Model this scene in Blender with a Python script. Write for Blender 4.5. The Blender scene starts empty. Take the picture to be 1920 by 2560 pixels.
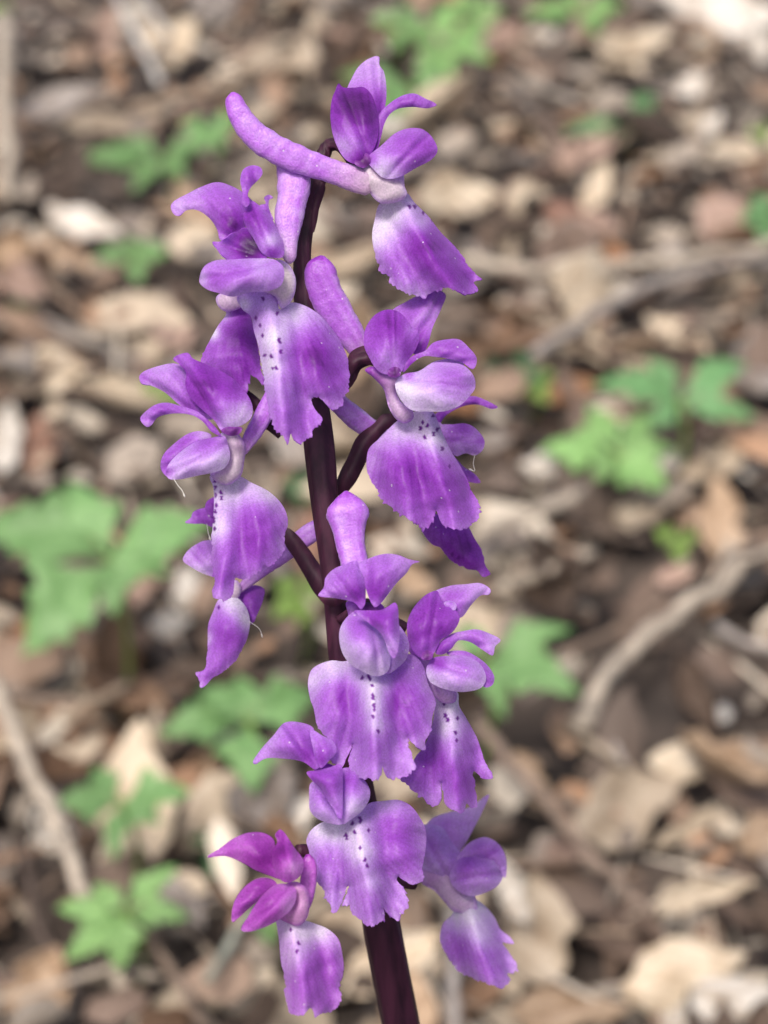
import bpy, math, random
import numpy as np
from mathutils import Vector, Matrix, geometry, noise

rng = random.Random(11)
nrs = np.random.RandomState(5)
sc = bpy.context.scene
R = math.radians

# ---------------------------------------------------------------- camera
PITCH, HALF, H = R(31.7), R(14.0), 0.45
W0, H0 = 1920, 2560                                  # photograph size in pixels
FPX = (H0 / 2) / math.tan(HALF)
FOCUS = 0.193
cam_d = bpy.data.cameras.new('camera')
cam = bpy.data.objects.new('camera', cam_d)
sc.collection.objects.link(cam)
cam.location = (0, 0, H)
cam.rotation_euler = (math.pi / 2 - PITCH, 0, 0)
cam_d.sensor_fit = 'VERTICAL'
cam_d.sensor_height = 24
cam_d.lens = 12 / math.tan(HALF)
cam_d.clip_start = 0.01
cam_d.clip_end = 500
cam_d.dof.use_dof = True
cam_d.dof.focus_distance = FOCUS
cam_d.dof.aperture_fstop = cam_d.lens / 2.6          # iris 2.6 mm across
sc.camera = cam
# ---------------------------------------------------------------- sky, sun, exposure
SUN_EL, SUN_AZ = R(62), R(205)                       # azimuth clockwise from +Y
world = bpy.data.worlds.new('World')
sc.world = world
world.use_nodes = True
wn = world.node_tree.nodes
bg = wn['Background']
sky = wn.new('ShaderNodeTexSky')
sky.sky_type = 'NISHITA'
sky.sun_disc = False
sky.sun_elevation = SUN_EL
sky.sun_rotation = SUN_AZ
sky.dust_density = 6.0
sky.air_density = 1.0
world.node_tree.links.new(sky.outputs[0], bg.inputs[0])
bg.inputs[1].default_value = 0.075
sd = bpy.data.lights.new('sun', 'SUN')
sd.energy = 1.5
sd.angle = R(16)
sd.color = (1.0, 0.96, 0.92)
sun = bpy.data.objects.new('sun', sd)
sc.collection.objects.link(sun)
sun.location = (0, 0, 3)
_dir = Vector((math.sin(SUN_AZ) * math.cos(SUN_EL), math.cos(SUN_AZ) * math.cos(SUN_EL), math.sin(SUN_EL)))
sun.rotation_euler = _dir.to_track_quat('Z', 'Y').to_euler()
sc.view_settings.view_transform = 'Standard'
sc.view_settings.look = 'None'
sc.view_settings.gamma = 1
sc.view_settings.use_curve_mapping = False
sc.view_settings.exposure = 1.05
sc.render.engine = 'CYCLES'
sc.cycles.use_denoising = True
sc.cycles.max_bounces = 8

# ---------------------------------------------------------------- pixel <-> place
CR = np.array((1.0, 0, 0))
CU = np.array((0, math.sin(PITCH), math.cos(PITCH)))
CF = np.array((0, math.cos(PITCH), -math.sin(PITCH)))
CO = np.array((0, 0, H))


def rays(x, y):
    x = np.asarray(x, float); y = np.asarray(y, float)
    return CF + ((x - W0 / 2) / FPX)[..., None] * CR - ((y - H0 / 2) / FPX)[..., None] * CU


def P(x, y, depth):
    """point on the ray through a pixel at an axial depth in metres"""
    return CO + rays(x, y) * np.asarray(depth, float)[..., None]


def G(x, y, h=0.0):
    """point where the ray through a pixel meets the level h above the soil"""
    r = rays(x, y)
    return CO + r * ((h - H) / r[..., 2])[..., None]


def on_plane(x, y, p0, n):
    r = rays(x, y)
    t = np.dot(np.asarray(p0) - CO, n) / (r @ n)
    return CO + r * t[..., None]


def ppm(p):
    """pixels per metre at a place"""
    return FPX / float(np.dot(np.asarray(p) - CO, CF))


# ---------------------------------------------------------------- helpers
COL = sc.collection


def lin(c):
    c = np.asarray(c, float) / 255.0
    return np.where(c <= 0.04045, c / 12.92, ((c + 0.055) / 1.055) ** 2.4)


def mesh_obj(name, verts, faces, mat, parent=None, colors=None, smooth=True, solid=0.0):
    sharp = None
    if solid:
        fl = []
        for f in faces:
            fl += [(f[0], f[k], f[k + 1]) for k in range(1, len(f) - 1)]
        verts, faces, colors, sharp = thicken(np.asarray(verts, float), fl, colors, solid)
    me = bpy.data.meshes.new(name)
    me.from_pydata([tuple(v) for v in verts], [], [tuple(int(i) for i in f) for f in faces])
    if smooth:
        me.polygons.foreach_set('use_smooth', [True] * len(me.polygons))
    if colors is not None:
        a = me.color_attributes.new('Col', 'FLOAT_COLOR', 'POINT')
        c = np.ones((len(verts), 4)); c[:, :3] = colors
        a.data.foreach_set('color', c.ravel())
    me.update()
    if mat is not None:
        me.materials.append(mat)
    ob = bpy.data.objects.new(name, me)
    COL.objects.link(ob)
    if parent is not None:
        ob.parent = parent
        ob.matrix_parent_inverse = parent_inv(parent)
    if sharp:
        at = me.attributes.new('sharp_edge', 'BOOLEAN', 'EDGE')
        ev = np.zeros(len(me.edges) * 2, int)
        me.edges.foreach_get('vertices', ev)
        ev = np.sort(ev.reshape(-1, 2), 1)
        at.data.foreach_set('value', [tuple(e) in sharp for e in ev.tolist()])
    return ob


def thicken(V, tris, col, th):
    """give a sheet a back face and a rim; returns verts, faces, colours and the rim edges (kept sharp)"""
    tris = np.asarray(tris)
    n = np.zeros_like(V)
    fn = np.cross(V[tris[:, 1]] - V[tris[:, 0]], V[tris[:, 2]] - V[tris[:, 0]])
    for k in range(3):
        np.add.at(n, tris[:, k], fn)
    n /= np.maximum(np.linalg.norm(n, axis=1), 1e-12)[:, None]
    N = len(V)
    half = set()
    for a, b, c in tris:
        half.update(((a, b), (b, c), (c, a)))
    rim = [(a, b) for a, b in half if (b, a) not in half]
    F = [tuple(t) for t in tris] + [tuple(t + N)[::-1] for t in tris] + [(b, a, a + N, b + N) for a, b in rim]
    sharp = {tuple(sorted(e)) for e in rim} | {tuple(sorted((a + N, b + N))) for a, b in rim}
    return np.concatenate([V, V - n * th]), F, (None if col is None else np.concatenate([col, col])), sharp


def parent_inv(p):
    m = Matrix.Translation(p.location)
    if p.parent is not None:
        m = Matrix.Translation(p.parent.location) @ m if False else m
    return m.inverted()


def empty(name, loc):
    o = bpy.data.objects.new(name, None)
    o.empty_display_size = 0.02
    o.location = [float(v) for v in loc]
    COL.objects.link(o)
    return o


def tag(o, label=None, cat=None, group=None, kind=None):
    if label: o['label'] = label
    if cat: o['category'] = cat
    if group: o['group'] = group
    if kind: o['kind'] = kind
    return o


def catmull(pts, closed, step):
    """resample a smooth curve through points (any dimension) about every `step` (first two coordinates)"""
    p = np.asarray(pts, float)
    n = len(p)
    out = []
    rngi = range(n) if closed else range(n - 1)
    for i in rngi:
        if closed:
            a, b, c, d = p[(i - 1) % n], p[i], p[(i + 1) % n], p[(i + 2) % n]
        else:
            b, c = p[i], p[i + 1]
            a = p[i - 1] if i > 0 else 2 * b - c
            d = p[i + 2] if i + 2 < n else 2 * c - b
        L = np.linalg.norm((c - b)[:2])
        k = max(1, int(round(L / step)))
        t0 = 0.0
        al = 0.5
        t1 = t0 + max(np.linalg.norm((b - a)[:2]), 1e-6) ** al
        t2 = t1 + max(np.linalg.norm((c - b)[:2]), 1e-6) ** al
        t3 = t2 + max(np.linalg.norm((d - c)[:2]), 1e-6) ** al
        for j in range(k):
            t = t1 + (t2 - t1) * j / k
            A1 = (t1 - t) / (t1 - t0) * a + (t - t0) / (t1 - t0) * b
            A2 = (t2 - t) / (t2 - t1) * b + (t - t1) / (t2 - t1) * c
            A3 = (t3 - t) / (t3 - t2) * c + (t - t2) / (t3 - t2) * d
            B1 = (t2 - t) / (t2 - t0) * A1 + (t - t0) / (t2 - t0) * A2
            B2 = (t3 - t) / (t3 - t1) * A2 + (t - t1) / (t3 - t1) * A3
            out.append((t2 - t) / (t2 - t1) * B1 + (t - t1) / (t2 - t1) * B2)
    if not closed:
        out.append(p[-1])
    return np.array(out)


def inside(px, py, poly):
    res = np.zeros(px.shape, bool)
    n = len(poly)
    j = n - 1
    for i in range(n):
        xi, yi = poly[i]; xj, yj = poly[j]
        cond = ((yi > py) != (yj > py))
        if cond.any():
            xc = (xj - xi) * (py - yi) / ((yj - yi) if yj != yi else 1e-9) + xi
            res ^= cond & (px < xc)
        j = i
    return res


def edge_dist(px, py, poly):
    d = np.full(px.shape, 1e9)
    n = len(poly)
    for i in range(n):
        a = poly[i]; b = poly[(i + 1) % n]
        ab = b - a
        t = np.clip(((px - a[0]) * ab[0] + (py - a[1]) * ab[1]) / max(ab @ ab, 1e-9), 0, 1)
        d = np.minimum(d, np.hypot(px - a[0] - t * ab[0], py - a[1] - t * ab[1]))
    return d


def fill(poly, sp):
    """triangulate a polygon with interior points spaced sp; returns xy, tris, boundary mask, membrane u (0 rim .. 1)"""
    lo, hi = poly.min(0), poly.max(0)
    rows = np.arange(lo[1], hi[1], sp * 0.87)
    gx, gy = [], []
    for k, yy in enumerate(rows):
        xs = np.arange(lo[0] + (sp / 2 if k % 2 else 0), hi[0], sp)
        gx.append(xs); gy.append(np.full(xs.shape, yy))
    gx = np.concatenate(gx); gy = np.concatenate(gy)
    ok = inside(gx, gy, poly)
    gx, gy = gx[ok], gy[ok]
    if len(gx):
        ok = edge_dist(gx, gy, poly) > 0.55 * sp
        gx, gy = gx[ok], gy[ok]
    allv = np.concatenate([poly, np.stack([gx, gy], 1)]) if len(gx) else poly
    n = len(poly)
    r = geometry.delaunay_2d_cdt([Vector(v) for v in allv], [], [list(range(n))], 1, 1e-4)
    v = np.array([tuple(q) for q in r[0]])
    f = [t for t in r[2]]
    tris = []
    for t in f:
        for k in range(1, len(t) - 1):
            tris.append((t[0], t[k], t[k + 1]))
    tris = np.array(tris)
    used = np.unique(tris)
    mp = -np.ones(len(v), int); mp[used] = np.arange(len(used))
    v = v[used]; tris = mp[tris]
    # orientation: image y runs down, so a face towards the camera is clockwise in pixel space
    a, b, c = v[tris[:, 0]], v[tris[:, 1]], v[tris[:, 2]]
    area = (b[:, 0] - a[:, 0]) * (c[:, 1] - a[:, 1]) - (b[:, 1] - a[:, 1]) * (c[:, 0] - a[:, 0])
    fl = area > 0
    tris[fl] = tris[fl][:, ::-1]
    e = np.concatenate([tris[:, [0, 1]], tris[:, [1, 2]], tris[:, [2, 0]]])
    es = np.sort(e, 1)
    uq, cnt = np.unique(es, axis=0, return_counts=True)
    bnd = np.zeros(len(v), bool)
    bnd[uq[cnt == 1].ravel()] = True
    # membrane: solve Laplace(u) = -1 with u = 0 on the rim
    N = len(v)
    free = ~bnd
    deg = np.zeros(N)
    np.add.at(deg, uq[:, 0], 1); np.add.at(deg, uq[:, 1], 1)

    def L(x):
        y = deg * x
        np.subtract.at(y, uq[:, 0], x[uq[:, 1]])
        np.subtract.at(y, uq[:, 1], x[uq[:, 0]])
        y[bnd] = 0
        return y
    u = np.zeros(N)
    if free.any():
        bb = np.where(free, 1.0, 0.0)
        r_ = bb.copy(); p_ = r_.copy(); rs = r_ @ r_
        for _ in range(160):
            Ap = L(p_)
            al = rs / max(p_ @ Ap, 1e-12)
            u += al * p_; r_ -= al * Ap
            rn = r_ @ r_
            if rn < 1e-6 * N: break
            p_ = r_ + rn / rs * p_; rs = rn
        u = np.clip(u, 0, None)
        u /= u.max()
    return v, tris, bnd, u


def nz(x, y, s, seed):
    """cheap smooth noise, about -1..1"""
    x = np.asarray(x) / s; y = np.asarray(y) / s
    o = np.zeros(np.shape(x))
    r = np.random.RandomState(seed)
    for k in range(5):
        a, b, c = r.uniform(0.6, 1.7), r.uniform(0, 6.28), r.uniform(0, 6.28)
        o = o + np.sin((x * math.cos(c) + y * math.sin(c)) * a * 2 + b + 1.3 * np.sin(y * a + b * 2 + x * 0.7))
    return o / 3.2


# ---------------------------------------------------------------- materials
def new_mat(name):
    m = bpy.data.materials.new(name)
    m.use_nodes = True
    nt = m.node_tree
    return m, nt, nt.nodes, nt.links, nt.nodes['Principled BSDF']


def petal_material(name, trans=0.52, rough=0.42, spec=0.4, cell=5200.0, bump=0.22, wrinkle=0.0):
    m, nt, N, Lk, bs = new_mat(name)
    at = N.new('ShaderNodeAttribute'); at.attribute_name = 'Col'
    tc = N.new('ShaderNodeTexCoord')
    nz_ = N.new('ShaderNodeTexNoise'); nz_.inputs['Scale'].default_value = cell; nz_.inputs['Detail'].default_value = 3
    Lk.new(tc.outputs['Object'], nz_.inputs['Vector'])
    mr = N.new('ShaderNodeMapRange')
    mr.inputs['From Min'].default_value = 0.3; mr.inputs['From Max'].default_value = 0.7
    mr.inputs['To Min'].default_value = 0.84; mr.inputs['To Max'].default_value = 1.16
    Lk.new(nz_.outputs['Fac'], mr.inputs['Value'])
    mx = N.new('ShaderNodeMix'); mx.data_type = 'RGBA'; mx.blend_type = 'MULTIPLY'
    mx.inputs['Factor'].default_value = 1
    Lk.new(at.outputs['Color'], mx.inputs['A']); Lk.new(mr.outputs['Result'], mx.inputs['B'])
    # stray pollen grains
    vo = N.new('ShaderNodeTexVoronoi'); vo.inputs['Scale'].default_value = 1300
    Lk.new(tc.outputs['Object'], vo.inputs['Vector'])
    lt = N.new('ShaderNodeMath'); lt.operation = 'LESS_THAN'; lt.inputs[1].default_value = 0.13
    Lk.new(vo.outputs['Distance'], lt.inputs[0])
    sx = N.new('ShaderNodeSeparateColor'); Lk.new(vo.outputs['Color'], sx.inputs[0])
    g2 = N.new('ShaderNodeMath'); g2.operation = 'GREATER_THAN'; g2.inputs[1].default_value = 0.90
    Lk.new(sx.outputs[0], g2.inputs[0])
    ml = N.new('ShaderNodeMath'); ml.operation = 'MULTIPLY'
    Lk.new(lt.outputs[0], ml.inputs[0]); Lk.new(g2.outputs[0], ml.inputs[1])
    mx2 = N.new('ShaderNodeMix'); mx2.data_type = 'RGBA'
    Lk.new(ml.outputs[0], mx2.inputs['Factor'])
    Lk.new(mx.outputs['Result'], mx2.inputs['A'])
    mx2.inputs['B'].default_value = (0.75, 0.62, 0.8, 1)
    Lk.new(mx2.outputs['Result'], bs.inputs['Base Color'])
    bs.inputs['Roughness'].default_value = rough
    bs.inputs['Specular IOR Level'].default_value = spec
    bs.inputs['Sheen Weight'].default_value = 0.15
    bs.inputs['Sheen Roughness'].default_value = 0.5
    bp = N.new('ShaderNodeBump'); bp.inputs['Strength'].default_value = bump; bp.inputs['Distance'].default_value = 0.0002
    Lk.new(nz_.outputs['Fac'], bp.inputs['Height'])
    if wrinkle:
        n3 = N.new('ShaderNodeTexNoise'); n3.inputs['Scale'].default_value = 1500; n3.inputs['Detail'].default_value = 4
        n3.inputs['Distortion'].default_value = 0.8
        Lk.new(tc.outputs['Object'], n3.inputs['Vector'])
        b2 = N.new('ShaderNodeBump'); b2.inputs['Strength'].default_value = wrinkle; b2.inputs['Distance'].default_value = 0.0006
        Lk.new(n3.outputs['Fac'], b2.inputs['Height']); Lk.new(bp.outputs['Normal'], b2.inputs['Normal'])
        Lk.new(b2.outputs['Normal'], bs.inputs['Normal'])
    else:
        Lk.new(bp.outputs['Normal'], bs.inputs['Normal'])
    if trans > 0:
        tr = N.new('ShaderNodeBsdfTranslucent')
        Lk.new(mx2.outputs['Result'], tr.inputs['Color'])
        ms = N.new('ShaderNodeMixShader'); ms.inputs[0].default_value = trans
        Lk.new(bs.outputs[0], ms.inputs[1]); Lk.new(tr.outputs[0], ms.inputs[2])
        Lk.new(ms.outputs[0], N['Material Output'].inputs['Surface'])
    return m


M_PETAL = petal_material('petal_tissue')
M_FLESH = petal_material('flower_throat_tissue', trans=0.35, rough=0.4, wrinkle=0.08)
M_SPUR = petal_material('spur_tissue', trans=0.25, rough=0.36, spec=0.5, bump=0.3, wrinkle=0.18)


def dark_stem_material():
    m, nt, N, Lk, bs = new_mat('dark_purple_stem')
    tc = N.new('ShaderNodeTexCoord')
    mp = N.new('ShaderNodeMapping'); mp.inputs['Scale'].default_value = (900, 900, 25)
    Lk.new(tc.outputs['Object'], mp.inputs['Vector'])
    n1 = N.new('ShaderNodeTexNoise'); n1.inputs['Scale'].default_value = 1.0; n1.inputs['Detail'].default_value = 4
    Lk.new(mp.outputs[0], n1.inputs['Vector'])
    cr = N.new('ShaderNodeValToRGB')
    cr.color_ramp.elements[0].position = 0.3; cr.color_ramp.elements[0].color = (0.020, 0.004, 0.013, 1)
    cr.color_ramp.elements[1].position = 0.75; cr.color_ramp.elements[1].color = (0.072, 0.017, 0.040, 1)
    Lk.new(n1.outputs['Fac'], cr.inputs[0])
    Lk.new(cr.outputs[0], bs.inputs['Base Color'])
    bs.inputs['Roughness'].default_value = 0.58
    bs.inputs['Specular IOR Level'].default_value = 0.3
    bp = N.new('ShaderNodeBump'); bp.inputs['Strength'].default_value = 0.4; bp.inputs['Distance'].default_value = 0.0003
    Lk.new(n1.outputs['Fac'], bp.inputs['Height']); Lk.new(bp.outputs[0], bs.inputs['Normal'])
    return m


M_STEM = dark_stem_material()


def leaf_material(name, col, var=0.35, trans=0.2, rough=0.6, scale=90.0, blotch=(0.5, 0.4, 0.3)):
    """dry or green leaf: base colour, blotches of wear, fine grain"""
    m, nt, N, Lk, bs = new_mat(name)
    tc = N.new('ShaderNodeTexCoord')
    oi = N.new('ShaderNodeObjectInfo')
    ad = N.new('ShaderNodeVectorMath'); ad.operation = 'ADD'
    ml = N.new('ShaderNodeVectorMath'); ml.operation = 'SCALE'; ml.inputs['Scale'].default_value = 37.0
    cb = N.new('ShaderNodeCombineXYZ')
    Lk.new(oi.outputs['Random'], cb.inputs[0]); Lk.new(oi.outputs['Random'], cb.inputs[1])
    Lk.new(cb.outputs[0], ml.inputs[0])
    Lk.new(tc.outputs['Generated'], ad.inputs[0]); Lk.new(ml.outputs[0], ad.inputs[1])
    n1 = N.new('ShaderNodeTexNoise'); n1.inputs['Scale'].default_value = 3.2; n1.inputs['Detail'].default_value = 6
    n1.inputs['Roughness'].default_value = 0.65
    Lk.new(ad.outputs[0], n1.inputs['Vector'])
    n2 = N.new('ShaderNodeTexNoise'); n2.inputs['Scale'].default_value = 24; n2.inputs['Detail'].default_value = 4
    Lk.new(ad.outputs[0], n2.inputs['Vector'])
    cr = N.new('ShaderNodeValToRGB')
    c = np.asarray(col); d = c * np.asarray(blotch)
    cr.color_ramp.elements[0].position = 0.30; cr.color_ramp.elements[0].color = (*d, 1)
    cr.color_ramp.elements[1].position = 0.55; cr.color_ramp.elements[1].color = (*c, 1)
    e = cr.color_ramp.elements.new(0.8); e.color = (*np.minimum(c * 1.18, 0.8), 1)
    Lk.new(n1.outputs['Fac'], cr.inputs[0])
    mr = N.new('ShaderNodeMapRange'); mr.inputs['To Min'].default_value = 1 - var; mr.inputs['To Max'].default_value = 1 + var
    Lk.new(n2.outputs['Fac'], mr.inputs['Value'])
    mr2 = N.new('ShaderNodeMapRange'); mr2.inputs['To Min'].default_value = 0.8; mr2.inputs['To Max'].default_value = 1.2
    Lk.new(oi.outputs['Random'], mr2.inputs['Value'])
    mm = N.new('ShaderNodeMath'); mm.operation = 'MULTIPLY'
    Lk.new(mr.outputs[0], mm.inputs[0]); Lk.new(mr2.outputs[0], mm.inputs[1])
    mx = N.new('ShaderNodeMix'); mx.data_type = 'RGBA'; mx.blend_type = 'MULTIPLY'; mx.inputs['Factor'].default_value = 1
    Lk.new(cr.outputs[0], mx.inputs['A']); Lk.new(mm.outputs[0], mx.inputs['B'])
    Lk.new(mx.outputs['Result'], bs.inputs['Base Color'])
    bs.inputs['Roughness'].default_value = rough
    bs.inputs['Specular IOR Level'].default_value = 0.4
    bp = N.new('ShaderNodeBump'); bp.inputs['Strength'].default_value = 0.35; bp.inputs['Distance'].default_value = 0.001
    Lk.new(n2.outputs['Fac'], bp.inputs['Height']); Lk.new(bp.outputs[0], bs.inputs['Normal'])
    tr = N.new('ShaderNodeBsdfTranslucent')
    Lk.new(mx.outputs['Result'], tr.inputs['Color'])
    ms = N.new('ShaderNodeMixShader'); ms.inputs[0].default_value = trans
    Lk.new(bs.outputs[0], ms.inputs[1]); Lk.new(tr.outputs[0], ms.inputs[2])
    Lk.new(ms.outputs[0], N['Material Output'].inputs['Surface'])
    return m


DRY = {
    'cream': (0.62, 0.52, 0.39), 'white': (0.68, 0.63, 0.56), 'tan': (0.42, 0.30, 0.20), 'beige': (0.44, 0.36, 0.27),
    'brown': (0.19, 0.115, 0.07), 'orange': (0.31, 0.155, 0.075), 'reddish': (0.25, 0.135, 0.095),
    'grey': (0.29, 0.255, 0.23), 'dark brown': (0.085, 0.058, 0.042), 'pinkish': (0.40, 0.28, 0.225),
}
M_DRY = {k: leaf_material('dry_leaf_' + k.replace(' ', '_'), v, 0.25, 0.15, 0.5 if k in ('cream', 'tan', 'beige') else 0.6) for k, v in DRY.items()}
GREEN = {'fresh': (0.235, 0.42, 0.16), 'bright': (0.28, 0.48, 0.17), 'blue': (0.18, 0.36, 0.15), 'lime': (0.25, 0.38, 0.09), 'deep': (0.07, 0.18, 0.07)}
M_GREEN = {k: leaf_material('green_leaf_' + k, v, 0.12, 0.35, 0.42, blotch=(0.55, 0.66, 0.5)) for k, v in GREEN.items()}


def wood_material(name, col):
    m, nt, N, Lk, bs = new_mat(name)
    tc = N.new('ShaderNodeTexCoord')
    n1 = N.new('ShaderNodeTexNoise'); n1.inputs['Scale'].default_value = 140; n1.inputs['Detail'].default_value = 6
    Lk.new(tc.outputs['Object'], n1.inputs['Vector'])
    cr = N.new('ShaderNodeValToRGB')
    c = np.asarray(col)
    cr.color_ramp.elements[0].position = 0.3; cr.color_ramp.elements[0].color = (*(c * 0.5), 1)
    cr.color_ramp.elements[1].position = 0.7; cr.color_ramp.elements[1].color = (*np.minimum(c * 1.2, 0.8), 1)
    Lk.new(n1.outputs['Fac'], cr.inputs[0]); Lk.new(cr.outputs[0], bs.inputs['Base Color'])
    bs.inputs['Roughness'].default_value = 0.75
    bp = N.new('ShaderNodeBump'); bp.inputs['Strength'].default_value = 0.5; bp.inputs['Distance'].default_value = 0.001
    Lk.new(n1.outputs['Fac'], bp.inputs['Height']); Lk.new(bp.outputs[0], bs.inputs['Normal'])
    return m


WOOD = {'pale': (0.45, 0.38, 0.30), 'grey': (0.33, 0.29, 0.26), 'brown': (0.22, 0.16, 0.12), 'tan': (0.36, 0.27, 0.19), 'dark': (0.10, 0.07, 0.055),
        'white': (0.52, 0.49, 0.45), 'sage': (0.30, 0.31, 0.25)}
M_WOOD = {k: wood_material('bark_' + k, v) for k, v in WOOD.items()}


def soil_material():
    m, nt, N, Lk, bs = new_mat('woodland_soil')
    tc = N.new('ShaderNodeTexCoord')
    n1 = N.new('ShaderNodeTexNoise'); n1.inputs['Scale'].default_value = 28; n1.inputs['Detail'].default_value = 9; n1.inputs['Roughness'].default_value = 0.7
    Lk.new(tc.outputs['Object'], n1.inputs['Vector'])
    cr = N.new('ShaderNodeValToRGB')
    cr.color_ramp.elements[0].position = 0.3; cr.color_ramp.elements[0].color = (0.022, 0.016, 0.012, 1)
    cr.color_ramp.elements[1].position = 0.75; cr.color_ramp.elements[1].color = (0.11, 0.082, 0.066, 1)
    Lk.new(n1.outputs['Fac'], cr.inputs[0]); Lk.new(cr.outputs[0], bs.inputs['Base Color'])
    bs.inputs['Roughness'].default_value = 0.9
    bp = N.new('ShaderNodeBump'); bp.inputs['Strength'].default_value = 0.8; bp.inputs['Distance'].default_value = 0.006
    Lk.new(n1.outputs['Fac'], bp.inputs['Height']); Lk.new(bp.outputs[0], bs.inputs['Normal'])
    return m


def litter_material():
    m, nt, N, Lk, bs = new_mat('litter_fragments')
    at = N.new('ShaderNodeAttribute'); at.attribute_name = 'Col'
    Lk.new(at.outputs['Color'], bs.inputs['Base Color'])
    bs.inputs['Roughness'].default_value = 0.7
    return m


# ---------------------------------------------------------------- ground
def build_ground():
    # one sheet: fine and uneven near the plant, coarse out to the far woodland
    xs = np.concatenate([[-60, -25, -10, -4, -2, -1.2], np.linspace(-0.8, 0.8, 65), [1.2, 2, 4, 10, 25, 60]])
    ys = np.concatenate([[-60, -20, -6, -2, -0.6, -0.1], np.linspace(0.1, 2.1, 81), [2.6, 4, 8, 20, 60, 150]])
    V, F = [], []
    for y in ys:
        for x in xs:
            f = noise.fractal(Vector((x * 5, y * 5, 0.3)), 1.0, 2.0, 4)
            V.append((x, y, 0.009 * f - 0.004))
    nx = len(xs)
    for j in range(len(ys) - 1):
        for i in range(nx - 1):
            a = j * nx + i
            F.append((a, a + 1, a + nx + 1, a + nx))
    o = mesh_obj('ground', V, F, soil_material())
    tag(o, 'dark brown woodland soil under the leaf litter', kind='structure')


build_ground()

# bare earth where the photograph shows hardly any leaves: (x0, y0, x1, y1) in pixels
BARE = [(1470, 1590, 1830, 1870), (1080, 1180, 1190, 1290), (1480, 1370, 1640, 1560), (1200, 1780, 1420, 1880)]


def project(p):
    q = np.asarray(p) - CO
    d = q @ CF
    return W0 / 2 + FPX * (q @ CR) / d, H0 / 2 - FPX * (q @ CU) / d


def in_bare(p):
    x, y = project(p)
    return any(a < x < c and b < y < d for a, b, c, d in BARE)


def build_litter():
    """crumbled leaf bits, bud scales and twiglets nobody could count: one mesh"""
    cols = np.array([(0.42, 0.34, 0.25), (0.24, 0.16, 0.11), (0.14, 0.095, 0.07), (0.30, 0.25, 0.20), (0.34, 0.20, 0.12), (0.09, 0.065, 0.05), (0.52, 0.45, 0.36), (0.20, 0.16, 0.13)])
    wts = np.array([0.16, 0.15, 0.17, 0.17, 0.07, 0.13, 0.10, 0.05])
    V, F, C = [], [], []
    for k in range(15000):
        y = 0.25 + 2.0 * rng.random() ** 1.1
        x = rng.uniform(-1, 1) * (0.34 + 0.34 * y)
        p = Vector((x, y, 0.0))
        bare = in_bare((x, y, 0))
        if bare and rng.random() < 0.75: continue
        L = rng.uniform(0.006, 0.024) if rng.random() < 0.75 else rng.uniform(0.02, 0.05)
        wd = L * rng.uniform(0.3, 0.75)
        if k % 5 == 0:
            wd = rng.uniform(0.0010, 0.0028); L = rng.uniform(0.02, 0.065)
        z = rng.uniform(0.0, 0.009)
        z += rng.uniform(0.008, 0.022) if k % 4 == 0 else 0
        M = Matrix.Translation((x, y, z + 0.002)) @ Matrix.Rotation(rng.uniform(0, 6.28), 4, 'Z') @ Matrix.Rotation(rng.gauss(0, 0.4), 4, 'X') @ Matrix.Rotation(rng.gauss(0, 0.35), 4, 'Y')
        b = len(V)
        cv = rng.uniform(-0.25, 0.35)
        loc = [(-0.5, 0), (-0.2, 0.42), (0.2, 0.5), (0.5, 0.08), (0.25, -0.45), (-0.25, -0.5)]
        V.append(M @ Vector((0, 0, cv * wd)))
        for (u, w) in loc:
            V.append(M @ Vector((u * L * rng.uniform(0.8, 1.15), w * wd * rng.uniform(0.7, 1.2), 0)))
        for i in range(6):
            F.append((b, b + 1 + i, b + 1 + (i + 1) % 6))
        c = cols[nrs.choice(len(cols), p=wts)] * rng.uniform(0.7, 1.25)
        if k % 10 == 0: c = cols[rng.choice((0, 3, 6, 1))] * rng.uniform(0.8, 1.2)
        if bare: c = cols[2] * rng.uniform(0.6, 1.1)
        C += [c] * 7
    o = mesh_obj('leaf_litter', V, F, litter_material(), colors=np.array(C), smooth=False)
    tag(o, 'crumbled brown leaf fragments and twiglets covering the soil', 'leaf litter', kind='stuff')


build_litter()


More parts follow.
